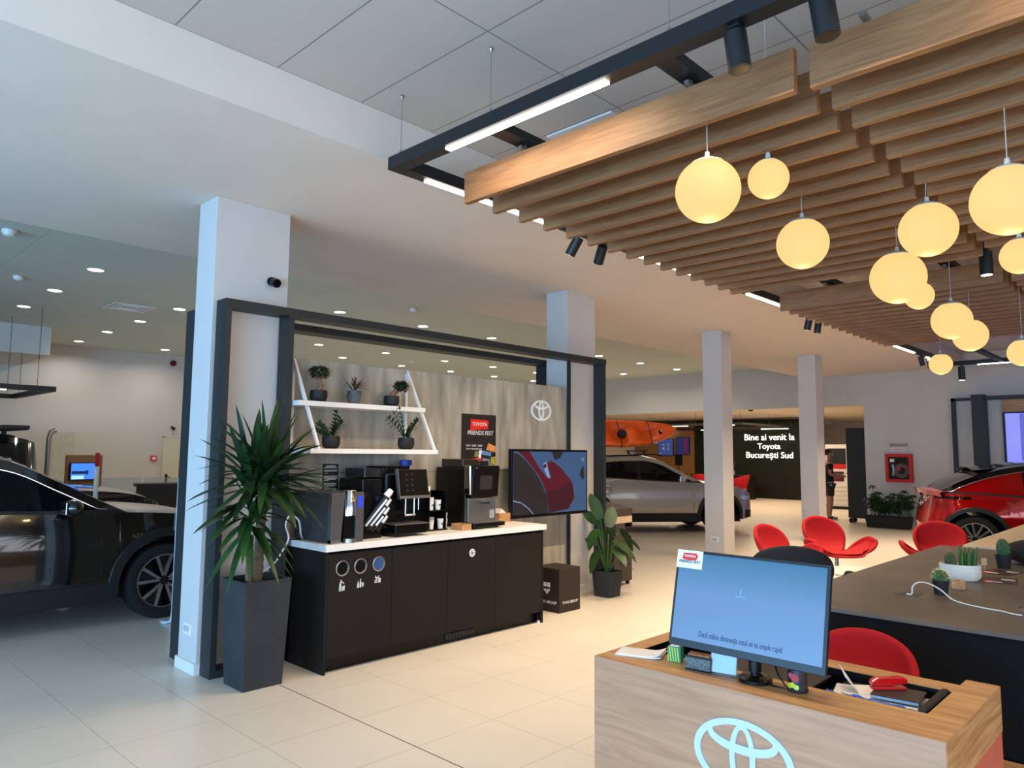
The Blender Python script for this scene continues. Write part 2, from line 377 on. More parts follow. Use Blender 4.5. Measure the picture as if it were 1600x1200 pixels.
def seccam(loc, rz, label, s=1.0, up=False):
    t = thing('security_camera', label, 'camera', loc, rz)
    m = MB(); m.cyl((0, 0, 0), (0, -.02, 0), .035*s, n=20); m.build('mount', PLASTB, t, smooth=True)
    m = MB(); m.tube([(0, -.02, 0), (0, -.05, -.01)], .015*s); m.tube([(0, -.045, -.01), (0, -.10, -.03)], [.036*s, .036*s], 20); m.build('body', PLASTB, t, smooth=True)
    m = MB(); m.tube([(0, -.101, -.031), (0, -.104, -.032)], .022*s, 16); m.build('lens', mat('dark_lens', (.02, .02, .03), .1), t)
    return t
seccam((2.77, 5.35, 2.945), 0, 'small black security camera high on the first white column')
seccam((6.86, 17.78, 2.13), 0, 'tiny black camera on the far left wall above the cream door')
t = thing('fire_alarm', 'small red and white fire call box on wall left of the cream door', 'alarm', (6.47, 17.78, 1.41))
MB().box((0, -.02, 0), (.13, .04, .12)).build('case', REDP, t, bevel=.004); MB().box((0, -.042, 0), (.08, .004, .06)).build('label_plate', WHT, t)
t = thing('alarm_beacon', 'round dark red alarm beacon high on left wall under the ceiling', 'alarm', (6.80, 17.78, 3.66))
m = MB(); m.lathe([(.07, 0), (.07, -.03), (.05, -.07), (0, -.08)], n=20, axis='y'); m.build('lens', mat('dark_red_lens', (.35, .03, .03), .2), t, smooth=True)

# ------------------------------------------------------------ hanging light frame of the reception zone
XA, XB, YA, ZF = 2.63, 16.05, 3.63, 3.36
def bars_frame(t, x0, x1, y0, y1, z, w=.09, h=.08, nm='frame_member'):
    for p, q in (((x0, y0, z), (x0+w, y1, z+h)), ((x1-w, y0, z), (x1, y1, z+h)), ((x0+w, y1-w, z), (x1-w, y1, z+h)), ((x0+w, y0, z), (x1-w, y0+w, z+h))):
        MB().b2(p, q).build(nm, BLACKM, t)
t = thing('hanging_light_frame', 'large black rectangular light frame hung on wires around the wooden slats', 'light frame', (0, 0, 0))
bars_frame(t, XA, XB, -3.4, YA, ZF)
for y in (2.70, 1.63, -.3, -1.4):
    MB().b2((XA+.09, y, ZF), (XB-.09, y+.10, ZF+.05)).build('crossbar', BLACKM, t)
def strip(p, q):
    m = MB(); m.b2(p, q); m.build('light_strip', LED, t)
for y0, y1 in ((1.97, 3.11), (-.8, .35), (-2.6, -1.5)): strip((XA+.025, y0, ZF-.012), (XA+.065, y1, ZF))
for x0, x1 in ((2.90, 4.16), (5.35, 6.30), (7.42, 8.45), (9.9, 10.9), (12.5, 13.55), (14.3, 15.1)): strip((x0, YA-.065, ZF-.012), (x1, YA-.025, ZF))
for y0, y1 in ((2.55, 3.15), (.6, 1.7)): strip((XB-.065, y0, ZF-.012), (XB-.025, y1, ZF))
for x, y in ((2.675, 3.56), (2.675, 2.76), (2.675, 1.63), (2.675, .2), (4.9, 3.585), (7.3, 3.585), (9.8, 3.585), (12.4, 3.585), (14.4, 3.585), (15.9, 3.4), (16.0, 1.7)):
    m = MB(); m.tube([(x, y, ZF+.08), (x, y, ZM)], .0022, 6)
    m.tube([(x, y, ZF+.08), (x, y, ZF+.12)], .009, 8); m.lathe([(.002, ZM-.03), (.012, ZM-.012), (.012, ZM)], (x, y, 0), 10)
    m.build('suspension_wire', STEEL, t)
# area lamps of the strips
STRIPC = (1.0, 0.78, 0.54)
for y in (2.54, -.2, -2.0): area('strip_lamp', (XA+.045, y, ZF-.02), (XA+.045, y, 0), .04, 1.1, 13, STRIPC)
for x in (3.5, 5.8, 7.9, 10.4, 13.0, 14.7): area('strip_lamp', (x, YA-.045, ZF-.02), (x, YA-.045, 0), 1.0, .04, 24 if x < 4 else 50, STRIPC, math.radians(110))
for x in (3.5, 5.8, 7.9, 10.4, 13.0): area('strip_lamp', (x, -3.36, ZF-.02), (x, -3.36, 0), 1.0, .04, 38, STRIPC, math.radians(110))

def track_spot(loc, target, label, group='black track spotlights on the hanging frame', r=.042, L=.155, pw=0, emit=True, ca=70):
    loc = (loc[0], loc[1], loc[2]-.0015); t = thing('track_spotlight', label, 'spotlight', loc, 0, group)
    d = (Vector(target)-Vector(loc)).normalized()
    m = MB(); m.cyl((0, 0, 0), (0, 0, -.05), .012); m.box((0, 0, -.006), (.05, .05, .012)); m.build('stem', BLACKM, t)
    c = Vector((0, 0, -.06)); a = c - d*.03; e = a + d*L
    m = MB(); m.tube([a, a+d*.001, e], [r*.96, r, r], 28); m.build('spot_head', BLACKM, t, smooth=True)
    m = MB(); m.tube([e-d*.004, e+d*.001], r*.82, 24); m.build('lamp_lens', LED if emit else PLASTB, t)
    if pw: spot('spot_lamp', tuple(Vector(loc)+e+d*.006), tuple(Vector(loc)+e+d*2), pw, (1, .80, .55), math.radians(ca), .5 if ca < 90 else .15)
    return t
track_spot((4.46, 3.585, ZF), (4.3, 5.3, .9), 'left one of two black spotlights under the slat ends, nearest pair', pw=62)
track_spot((4.79, 3.585, ZF), (5.7, 5.3, .9), 'right one of two black spotlights under the slat ends, nearest pair', pw=62)
track_spot((2.68, 1.32, ZF), (2.82, 1.0, 0), 'large black spotlight hanging near the top of the picture left of the slat gap', r=.046, L=.160, pw=34, emit=False, ca=165)
track_spot((2.68, .97, ZF), (2.86, .60, 0), 'large black spotlight cut by the top edge of the picture', r=.046, L=.160, pw=34, emit=False, ca=165)
track_spot((9.10, 3.585, ZF), (9.5, 4.6, 0), 'left one of two black spotlights beside the second slat group', pw=35)
track_spot((9.40, 3.585, ZF), (10.0, 4.4, 0), 'right one of two black spotlights beside the second slat group', pw=35)
track_spot((13.95, 3.585, ZF), (15.0, 3.2, 0), 'left one of the two farthest black spotlights on the frame', pw=25)
track_spot((14.45, 3.585, ZF), (15.4, 3.4, 0), 'right one of the two farthest black spotlights on the frame', pw=25)
track_spot((7.10, 1.30, ZF), (7.10, 1.25, 0), 'black spotlight hanging in the slat gap between the two slat groups', r=.05, L=.20, pw=35)
track_spot((16.0, 3.42, ZF), (16.0, 3.4, 0), 'black spotlight just behind the smallest low globe lamp', r=.06, L=.26, pw=20)

# ------------------------------------------------------------ wooden slats
def slat(L):
    m = MB(); m.box((0, 0, .0975), (.040, L, .195)); return m
sl = {}
def place_slat(x, y0, y1, label, grp):
    L = round(y1-y0, 2)
    if L not in sl:
        o = slat(L).build('ceiling_slat', SLATM, bevel=.0015); sl[L] = o
    else: o = sl[L].copy(); COL.objects.link(o)
    o.location = (x, (y0+y1)/2, 3.13); tag(o, label, 'ceiling slat', grp)
ORD = ['first','second','third','fourth','fifth','sixth','seventh','eighth','ninth','tenth','eleventh','twelfth','thirteenth','fourteenth','fifteenth','sixteenth']
for i in range(15):
    x = 2.95 + i*.2455
    place_slat(x, 1.19, 3.245, ORD[i]+' wooden slat from the camera in the near left row of ceiling slats', 'near left row of wooden ceiling slats')
    if i < 14: place_slat(x+.02, -2.9, 1.13, ORD[i]+' wooden slat from the camera in the near right row of ceiling slats', 'near right row of wooden ceiling slats')
for i in range(15):
    x = 7.49 + i*.240
    place_slat(x, 1.25, 3.245, ORD[i]+' wooden slat from the camera in the far left row of ceiling slats', 'far left row of wooden ceiling slats')
    place_slat(x+.02, -2.9, 1.19, ORD[i]+' wooden slat from the camera in the far right row of ceiling slats', 'far right row of wooden ceiling slats')
t = bpy.data.objects['hanging_light_frame']
MB().b2((7.06, 1.24, ZF), (7.14, 1.63, ZF+.05)).build('crossbar', BLACKM, t)
for y in (2.75, 1.68, .9, -.25, -1.35):
    for x0, x1 in ((2.9, 6.45), (7.4, 10.95)):
        m = MB(); m.b2((x0, y-.012, 3.326), (x1, y+.012, 3.345)); m.build('rail', STEEL, t)
        for k in range(4):
            m = MB(); xx = x0+.05+k*(x1-x0-.1)/3
            m.tube([(xx, y, 3.345), (xx, y, ZF)], .004, 6); m.build('hook', STEEL, t)

# ------------------------------------------------------------ globe lamps
GL = [((3.015,1.641,2.832),.15,'large glowing globe lamp farthest left under the slats'),((3.449,1.541,2.987),.10,'small glowing globe lamp right beside the leftmost large globe'),((4.283,1.712,2.867),.15,'glowing globe lamp hanging below and right of the small second globe'),((4.457,1.081,2.861),.15,'glowing globe lamp on the long pale cord in the slat gap'),((5.275,1.473,2.801),.175,'glowing globe lamp overlapping a smaller one at its lower right, mid right'),((5.795,1.483,2.765),.10,'small globe lamp half hidden behind the larger globe, mid right'),((3.701,.579,2.711),.15,'largest looking globe lamp cut by the right picture edge, top'),((4.824,.719,2.72),.10,'small globe lamp at the right picture edge below the largest one'),((6.642,1.471,2.697),.15,'upper globe lamp of the overlapping lower pair'),((7.835,1.589,2.737),.15,'lower globe lamp of the overlapping lower pair'),((9.677,2.278,2.693),.125,'lowest and smallest glowing globe lamp on a long thin wire'),((8.123,1.235,2.572),.125,'globe lamp at the right picture edge below the far slats')]
for (c, r, lb) in GL:
    t = thing('globe_lamp', lb, 'pendant lamp', c, 0, 'round glowing globe lamps')
    m = MB(); m.lathe2([(math.sin(PI*i/22), -math.cos(PI*i/22)) for i in range(21)], (0, 0, 0), r, 40, (1, 1, 1)); m.build('glass_globe', GLOBE, t, smooth=True, ang=180)
    m = MB(); m.lathe([(r*.52, r*.86), (r*.50, r*.90), (r*.30, r*1.0), (.014, r*1.05), (.010, r*1.05+.03), (0, r*1.05+.032)], n=28); m.build('cap', mat('lamp_cap', (.70, .69, .67), .4), t, smooth=True)
    m = MB(); n = 12; H = (ZM if abs(c[1]-1.68) > .06 else ZF)-c[2]-.001; z0 = r*1.05+.03
    wob = .006 if r == .15 and abs(c[0]-4.457) < .01 else 0.0
    m.tube([(wob*math.sin(k*1.3), wob*math.cos(k), z0+(H-z0)*k/n) for k in range(n+1)], .0026, 6); m.build('cord', mat('lamp_cord', (.62, .60, .57), .6), t)
    point('globe_bulb', (c[0], c[1], c[2]-r-.02), 3.6*(r/.15)**2, (1, .72, .38), .05)

# ------------------------------------------------------------ coffee corner: steel frame, concrete panel, counter
FX0, FX1, FZ = 2.335, 6.985, 2.72
t = thing('metal_portal', 'tall anthracite metal portal frame around the coffee corner and first two columns', 'frame', (0, 0, 0))
for x0, x1, y0 in ((FX0, FX0+.045, 5.17), (2.845, 2.89, 5.17), (6.44, 6.465, 5.29), (FX1-.045, FX1, 5.18)):
    MB().b2((x0, y0, 0), (x1, 5.33, FZ-.06)).build('post', FRAMEM, t)
MB().b2((FX0, 5.17, FZ-.06), (FX1, 5.33, FZ)).build('top_rail', FRAMEM, t)
MB().b2((FX0+.045, 5.17, 0), (2.845, 5.33, .05)).build('bottom_rail', FRAMEM, t)
for x0, x1 in ((FX0+.03, FX0+.08), (6.60, 6.66), (FX1-.20, FX1-.14)):
    MB().b2((x0, 5.76, 0), (x1, 5.95, FZ-.06)).build('rear_post', FRAMEM, t)
MB().b2((FX0+.03, 5.76, FZ-.06), (FX1-.14, 5.95, FZ)).build('rear_top_rail', FRAMEM, t)
def concrete():
    m = bpy.data.materials.new('concrete_look'); m.use_nodes = True; nt = m.node_tree; b = nt.nodes['Principled BSDF']; b.inputs['Roughness'].default_value = .75
    g = nt.nodes.new('ShaderNodeNewGeometry'); mp = nt.nodes.new('ShaderNodeMapping'); mp.inputs['Scale'].default_value = (5, 5, .9); nt.links.new(g.outputs['Position'], mp.inputs[0])
    n = nt.nodes.new('ShaderNodeTexNoise'); n.inputs['Scale'].default_value = 2.2; n.inputs['Detail'].default_value = 7; nt.links.new(mp.outputs[0], n.inputs['Vector'])
    r = nt.nodes.new('ShaderNodeValToRGB'); e = r.color_ramp.elements; e[0].position = .3; e[1].position = .72
    e[0].color = lin((.50, .475, .43)); e[1].color = lin((.68, .65, .59)); nt.links.new(n.outputs[0], r.inputs[0])
    sp = nt.nodes.new('ShaderNodeSeparateXYZ'); nt.links.new(g.outputs['Position'], sp.inputs[0])
    a = nt.nodes.new('ShaderNodeMath'); a.operation = 'COMPARE'; a.inputs[1].default_value = 1.42; a.inputs[2].default_value = .003; nt.links.new(sp.outputs['Z'], a.inputs[0])
    mx = nt.nodes.new('ShaderNodeMix'); mx.data_type = 'RGBA'; nt.links.new(a.outputs[0], mx.inputs[0]); nt.links.new(r.outputs[0], mx.inputs[6]); mx.inputs[7].default_value = lin((.38, .36, .33))
    nt.links.new(mx.outputs[2], b.inputs['Base Color']); return m
CONC = concrete()
t = thing('concrete_wall_panel', 'grey concrete-look wall panel behind the coffee counter and television', 'wall panel', (0, 0, 0))
MB().b2((2.895, 5.345, 0), (6.435, 5.40, 2.355)).build('panel', CONC, t)
m = MB(); m.X = None; emblem(m, (6.01, 5.345, 2.07), (1, 0, 0), (0, 0, 1), (0, -.012, 0), .165); m.build('emblem', WHT, t)

t = thing('coffee_cabinet', 'long dark brown base cabinet with three waste holes under the white worktop', 'cabinet', (0, 0, 0))
CX0, CX1, CY0, CY1 = 2.95, 5.33, 4.72, 5.335
MB().b2((CX0, CY0-.02, 0), (CX0+.02, CY1, .868)).build('side_panel', CABM, t)
m = MB().b2((CX1-.02, CY0-.02, 0), (CX1, CY1, .868)); m.build('side_panel', CABM, t)
MB().b2((CX0+.02, CY0+.02, .10), (CX1-.02, CY1, .868)).build('carcass', PLASTB, t)
MB().b2((CX0+.02, CY0+.05, 0), (CX1-.02, CY0+.07, .10)).build('toe_kick', PLASTB, t)
xs = [CX0+.022, 3.545, 4.125, 4.690, CX1-.022]
for i in range(4):
    d = MB().b2((xs[i]+.002, CY0-.018, .105), (xs[i+1]-.002, CY0+.0195, .850)).build('door', CABM, t, bevel=.0015)
    if i == 0:
        for hx, hz, c in ((3.088, .742, PLASTB), (3.247, .742, PLASTB), (3.413, .742, mat('blue_bin_bag', (.16, .30, .48), .4))):
            m = MB(); m.lathe([(.056, -.0185), (.058, -.024), (.049, -.026), (.046, -.018)], (hx, CY0, hz), 32, 'y'); m.build('waste_ring', STEEL, d, smooth=True)
            m = MB(); m.lathe([(0, -.019), (.047, -.019)], (hx, CY0, hz), 28, 'y'); m.build('waste_hole', c, d)
        y = CY0-.019
        PG = mat('print_grey', (.75, .75, .74), .6)
        def P(pts, ox, oz):
            m = MB(); m.prism([(a*.001, b*.001) for a, b in pts], (ox, y, oz), (1, 0, 0), (0, 0, 1), (0, -.0012, 0)); m.build('pictogram', PG, d)
        P([(-4+6*math.cos(k), 78+6*math.sin(k)) for k in np.linspace(0, 2*PI, 14)[:-1]], 3.085, .575)
        P([(-20, 0), (-12, 0), (-8, 28), (-2, 0), (6, 0), (-1, 38), (-2, 62), (14, 58), (20, 50), (23, 54), (14, 68), (-6, 72), (-14, 66), (-20, 30)], 3.085, .575)
        P([(9, 4), (27, 4), (31, 40), (6, 36)], 3.085, .575)
        for ox, hh in ((-18, 50), (4, 66)): P([(ox-8, 0), (ox+8, 0), (ox+8, hh*.55), (ox+3, hh*.75), (ox+3, hh), (ox-3, hh), (ox-3, hh*.75), (ox-8, hh*.55)], 3.248, .583)
        P([(19, 4), (31, 4), (34, 34), (16, 34)], 3.248, .583)
        P([(-30, 0), (-4, 0), (0, 8), (-32, 8)], 3.410, .600); P([(-30, 12), (-2, 12), (-8, 24), (-26, 24)], 3.410, .600)
        P([(4, 0), (26, 0), (26, 34), (4, 34)], 3.410, .600); P([(-18, 30), (-6, 26), (6, 38), (14, 52), (4, 50), (-4, 40), (-16, 44), (-20, 56), (-26, 44)], 3.410, .600)
    if i == 2:
        m = MB(); c = (4.40, CY0-.019, .735)
        m.prism(ell(.034, .034, 0, 0, 32), c, (1, 0, 0), (0, 0, 1), (0, -.0010, 0)); m.build('fridge_badge', WHT, d)
        m = MB()
        for k in range(6):
            a = k*PI/3; u, w = (math.cos(a), math.sin(a)), (-math.sin(a), math.cos(a))
            q = lambda s, v: (u[0]*s+w[0]*v, u[1]*s+w[1]*v)
            m.prism([q(0, -.002), q(.026, -.002), q(.026, .002), q(0, .002)], (c[0], c[1]-.001, c[2]), (1, 0, 0), (0, 0, 1), (0, -.0008, 0))
            for s in (1, -1): m.prism([q(.014, 0), q(.021, .007*s), q(.023, .005*s), q(.018, 0)], (c[0], c[1]-.001, c[2]), (1, 0, 0), (0, 0, 1), (0, -.0008, 0))
        m.build('snowflake', CABM, d)
m = MB()
for k in range(9): m.b2((4.16+k*.037, CY0+.038, .03), (4.19+k*.037, CY0+.05, .075))
m.build('plinth_grille', FRAMEM, t)
m = MB(); m.cyl((CX1-.03, CY0+.01, 0), (CX1-.03, CY0+.01, .02), .014); m.build('levelling_foot', WHITE2, t)
MB().b2((CX0-.012, CY0-.032, .870), (CX1+.035, CY1+.006, .920)).build('worktop', WHITE2, bevel=.002)
tag(bpy.data.objects['worktop'], 'long white worktop lying on the dark brown coffee cabinet', 'worktop')

# television on the panel
def screen_pic(t, pieces, o, u, w, d):
    """pieces: (name, material, polygon in 0..1 of screen)"""
    for i, (nm, mt, pl) in enumerate(pieces):
        m = MB(); m.prism(pl, Vector(o)+Vector(d)*(.4*i), u, w, Vector(d)*.3); m.build(nm, mt, t)
t = thing('television', 'large black television on swivel mount showing a red car close-up', 'television', (5.925, 5.135, 1.292))
TW, TH = 1.235, .700
MB().box((0, 0, 0), (TW, .045, TH)).build('housing', PLASTB, t, bevel=.004)
s = MB().box((0, -.024, .004), (TW-.05, .004, TH-.055)).build('screen', mat('tv_blue', (.10, .16, .22), .25, var=.1, scale=3, emit=(.28, .40, .58), es=.5), t)
o, u, w = (-(TW-.05)/2, -.0265, -(TH-.055)/2+.004), (TW-.05, 0, 0), (0, 0, TH-.055)
A = mat('tv_dark', (.12, .11, .12), .3, emit=(.13, .12, .14), es=.4); B = mat('tv_red', (.2, .04, .06), .3, emit=(.36, .10, .16), es=.45); Cc = mat('tv_pale', (.3, .4, .5), .3, emit=(.50, .54, .74), es=.5); D = mat('tv_deep', (.17, .07, .10), .3, emit=(.20, .06, .10), es=.4)
screen_pic(s, [('picture_shape', A, [(0, .98), (.06, .96), (.16, .85), (.26, .70), (.36, .50), (.43, .28), (.46, 0), (0, 0)]),
 ('picture_shape', B, [(.05, 1), (.20, 1), (.27, .86), (.34, .72), (.42, .60), (.49, .57), (.44, .80), (.48, .86), (.56, .80), (.64, .72), (.70, .62), (.76, .55), (.80, .45), (.82, .22), (.74, .06), (.48, 0), (.42, .36), (.34, .58), (.22, .78), (.12, .93)]),
 ('picture_shape', D, [(.42, .34), (.60, .40), (.78, .50), (.81, .24), (.74, .05), (.47, 0)]),
 ('picture_shape', Cc, [(.38, .80), (.42, .84), (.46, .66), (.48, .56), (.44, .58), (.40, .70)]),
 ('picture_shape', B, ell(.022, .035, .405, .765, 16)),
 ('picture_shape', A, [(.50, 1), (.66, 1), (.62, .90), (.55, .86), (.52, .92)]),
 ('picture_shape', Cc, [(0, .24), (.10, .20), (.20, .10), (.26, 0), (.25, 0), (.19, .09), (.10, .185), (0, .22)]),
 ('picture_shape', A, [(.92, .72), (.96, .76), (.97, .56), (.94, .52), (.90, .60)])], o, u, w, (0, -.0006, 0))
m = MB(); emblem(m, (.53, -.0275, .24), (1, 0, 0), (0, 0, 1), (0, -.0004, 0), .028); m.build('screen_logo', Cc, s)
m = MB(); m.box((0, .06, 0), (.10, .08, .08)); m.tube([(0, .09, 0), (.15, .12, 0), (0, .16, 0)], .018); m.box((0, .185, 0), (.20, .045, .30)); m.build('wall_mount', BLACKM, t)

# poster and notice on the panel
t = thing('event_poster', 'dark festival poster with red and white lettering on the concrete panel', 'poster', (5.07, 5.342, 1.736))
MB().box((0, -.002, 0), (.475, .003, .50)).build('sheet', mat('poster_dark', (.13, .11, .10), .4, var=.25, scale=9), t)
RD = mat('poster_red', (.80, .13, .08), .45, var=.1)
m = MB(); m.prism([(-.125, .075), (-.115, .19), (.105, .185), (.135, .17), (.12, .095), (-.02, .085)], (0, -.0040, .01), (1, 0, 0), (0, 0, 1), (0, -.0004, 0)); m.build('red_patch', RD, t)
text('lettering', 'TOYOTA', .075, WHT, t, (-.0, -.0056, .150), width=.205, shear=.15, ext=.0003)
text('lettering', 'FRIENDS FEST', .07, WHT, t, (.015, -.0056, .062), width=.36, shear=.15, ext=.0003)
for s, sz, x, z in (('14.09  10:00 / 18:00', .030, -.07, -.065), ('TOYOTA BUCURESTI SUD', .020, -.07, -.098)): text('lettering', s, sz, WHT, t, (x, -.0046, z), width=.22, ext=.0002)
for i, (c, pl) in enumerate([((.78, .50, .28), [(.10, -.105), (.13, -.035), (.235, -.07), (.235, -.13), (.17, -.12)]), ((.86, .86, .88), [(.0, -.11), (.04, -.11), (.03, -.19), (-.005, -.19)]), ((.35, .50, .68), [(.04, -.11), (.17, -.13), (.17, -.18), (.10, -.16), (.03, -.17)]), ((.10, .14, .16), [(.03, -.15), (.17, -.17), (.16, -.21), (.03, -.20)]), ((.72, .08, .10), [(-.13, -.20), (-.02, -.185), (.06, -.195), (.03, -.25), (-.09, -.25)]), ((.88, .84, .80), [(-.12, -.225), (-.03, -.195), (.0, -.20), (-.08, -.235)]), ((.46, .52, .64), [(.06, -.19), (.15, -.20), (.15, -.25), (.04, -.25)]), ((.60, .55, .18), [(.17, -.18), (.235, -.17), (.235, -.25), (.16, -.25)]), ((.48, .44, .30), [(-.05, -.12), (-.01, -.12), (-.01, -.18), (-.07, -.175)])]):
    m = MB(); m.prism(pl, (0, -.0040-.00025*i, 0), (1, 0, 0), (0, 0, 1), (0, -.0002, 0)); m.build('picture_shape', mat('poster_ink_%d' % i, c, .5, var=.25, scale=20), t)
t = thing('notice_sheet', 'small dark notice sheet with pale text lines above the water dispenser', 'notice', (3.365, 5.342, 1.375))
MB().box((0, -.002, 0), (.15, .003, .245)).build('sheet', mat('notice_dark', (.15, .13, .13), .5), t)
m = MB()
random.seed(3)
for z, wd, h in ((.105, .09, .007), (.092, .12, .007), (.07, .13, .004), (.062, .12, .004), (.045, .02, .004), (.02, .13, .004), (.011, .12, .004), (.002, .13, .004), (-.007, .10, .004), (-.016, .05, .004), (-.04, .11, .004), (-.05, .12, .004), (-.06, .09, .004), (-.085, .12, .004), (-.095, .12, .004), (-.105, .07, .004)):
    m.box((0 if wd > .05 else -.04, -.0040, z), (wd, .0006, h))
m.build('text_lines', WHT, t)

# wall shelf
t = thing('wall_shelf', 'white two-tier wall shelf with slanting side frames above the coffee machines', 'shelf', (0, 0, 0))
def bar(p, q, w=.022):
    m = MB(); p, q = Vector(p), Vector(q); d = (q-p).normalized(); n = Vector((1, 0, 0)); b = d.cross(n).normalized(); R = []
    for e in (p, q): R.append([m.pt(e+n*w/2*a+b*w/2*c) for a, c in ((-1, -1), (1, -1), (1, 1), (-1, 1))])
    for i in range(4): m.face((R[0][i], R[0][(i+1) % 4], R[1][(i+1) % 4], R[1][i]))
    m.face(R[0]); m.face(R[1]); m.build('side_bar', WHITE2, t)
for x in (2.985, 4.13):
    bar((x, 5.33, 1.59), (x, 5.33, 2.34)); bar((x, 4.90, 1.60), (x, 5.325, 2.34))
MB().b2((2.90, 4.885, 1.585), (4.15, 5.342, 1.622)).build('lower_board', WHITE2, t, bevel=.002)
MB().b2((2.90, 5.07, 1.955), (4.15, 5.342, 1.995)).build('upper_board', WHITE2, t, bevel=.002)

# ------------------------------------------------------------ leaves helper
def leaf(m, base, d, L, w, droop=.0, fold=.25, n=5, upv=(0, 0, 1)):
    base = Vector(base); d = Vector(d).normalized(); up_ = Vector(upv)
    side = d.cross(up_); side = side.normalized() if side.length > 1e-4 else Vector((1, 0, 0))
    nrm = side.cross(d).normalized(); rows = []
    for i in range(n+1):
        s = i/n; p = base+d*(L*s)-Vector((0, 0, 1))*(droop*L*s*s)
        ww = w*(math.sin(PI*min(1, .12+.88*s))**.7) if i < n else .0005
        rows.append([p-side*ww+nrm*ww*fold, p, p+side*ww+nrm*ww*fold])
    m.grid(rows)
def pot_round(t, r=.07, h=.095, mt=MATB, prof=None):
    m = MB(); pr = prof or [(r*.62, 0), (r*.85, h*.12), (r*1.0, h*.45), (r*.97, h*.8), (r*.92, h), (r*.84, h), (r*.84, h*.85), (0, h*.85)]
    m.lathe([(0, 0)]+pr, n=32); m.build('pot', mt, t, smooth=True)
    m = MB(); m.lathe([(r*.84, h*.86), (0, h*.90)], n=24); m.build('soil', SOIL, t)
def bonsai(loc, label, s, h=.20, lean=(0, 0), crown=(.085, .07)):
    t = thing('bonsai_plant', label, 'potted plant', loc, 0, 'small plants on the wall shelf'); random.seed(s)
    pot_round(t)
    m = MB(); lx, ly = lean
    m.tube([(0, 0, .08), (.01, 0, .11), (.022+lx*.3, ly*.3, .14), (lx*.6, ly*.6, .165), (lx, ly, .20)], [.030, .026, .022, .016, .010], 10)
    for k in range(6):
        a = k*1.05; m.tube([(lx*.7, ly*.7, .17), (lx+.05*math.cos(a), ly+.05*math.sin(a), .22+.02*(k % 2))], [.007, .003], 6)
    m.build('trunk', mat('ficus_bark', (.48, .33, .25), .8, var=.2, scale=20, bump=.3), t, smooth=True)
    m = MB()
    for k in range(330):
        a, b = random.uniform(0, 2*PI), random.uniform(-.7, 1)
        rr = crown[0]*random.uniform(.45, 1.0); c = Vector((lx+rr*math.cos(a)*math.sqrt(1-min(1, b*b)*.8), ly+rr*math.sin(a)*math.sqrt(1-min(1, b*b)*.8), h+crown[1]*b*.8))
        d = Vector((math.cos(a), math.sin(a), random.uniform(-.8, .5)))
        leaf(m, c, d, random.uniform(.022, .034), .0085, .3, .2, 3)
    m.build('foliage', GREEND, t, smooth=True)
bonsai((3.137, 5.19, 1.996), 'bonsai fig with thick trunk in black round pot, left on upper shelf', 1, .245, (.0, 0), (.078, .062))
bonsai((3.862, 5.19, 1.996), 'bonsai fig leaning right in black round pot, right on upper shelf', 2, .185, (.085, -.02), (.060, .058))
t = thing('dracaena_plant', 'spiky reddish dracaena in tapered grey pot, middle of upper shelf', 'potted plant', (3.475, 5.19, 1.996), 0, 'small plants on the wall shelf'); random.seed(5)
pot_round(t, .065, .115, mat('grey_pot', (.33, .33, .34), .7, var=.08), [(.045, 0), (.050, .01), (.064, .115), (.056, .115), (.052, .10), (0, .10)])
m = MB()
for k in range(46):
    a = random.uniform(0, 2*PI); e = random.uniform(.25, 1.9)
    leaf(m, (.012*math.cos(a), .012*math.sin(a), .10+random.uniform(0, .06)), (math.cos(a), math.sin(a), e), random.uniform(.12, .20), .005, random.uniform(.1, .9), .2, 6)
m.build('foliage', mat('dracaena_red', (.30, .22, .14), .5, var=.35, scale=9), t, smooth=True)
def zz(loc, label, s, stems):
    t = thing('zz_plant', label, 'potted plant', loc, 0, 'small plants on the wall shelf'); random.seed(s)
    pot_round(t, .072, .10)
    m = MB(); f = MB()
    for (a, tilt, L) in stems:
        pts = [Vector((.015*math.cos(a), .015*math.sin(a), .08)) + Vector((math.cos(a)*tilt*(k/7)**1.4, math.sin(a)*tilt*(k/7)**1.4, L*k/7)) for k in range(8)]
        m.tube(pts, [.006-.0005*k for k in range(8)], 7)
        for k in range(1, 8):
            ax = (pts[k]-pts[k-1]).normalized()
            for sd in (1, -1):
                v = (ax.cross(Vector((math.sin(a), -math.cos(a), .3))).normalized()*sd*.9 + ax*.6 + Vector((0, -.25, 0)))
                leaf(f, pts[k], v, random.uniform(.042, .06), .016, .1, .15, 4)
        leaf(f, pts[-1], ax, .04, .011, 0, .15, 4)
    m.build('stem', GREENL, t, smooth=True); f.build('foliage', GREEND, t, smooth=True)
zz((3.165, 5.03, 1.623), 'leafy plant in black round pot, left on lower shelf', 11, [(PI, .10, .10), (0, .03, .20), (.3, .10, .12), (2.6, .13, .06), (-1.2, .05, .10), (-.3, .05, .15)])
zz((3.87, 4.98, 1.623), 'taller leafy plant in black round pot, right on lower shelf', 12, [(PI, .17, .17), (PI, .06, .26), (0, .10, .16), (.2, .06, .12), (-1.5, .04, .10), (2.9, .10, .22)])

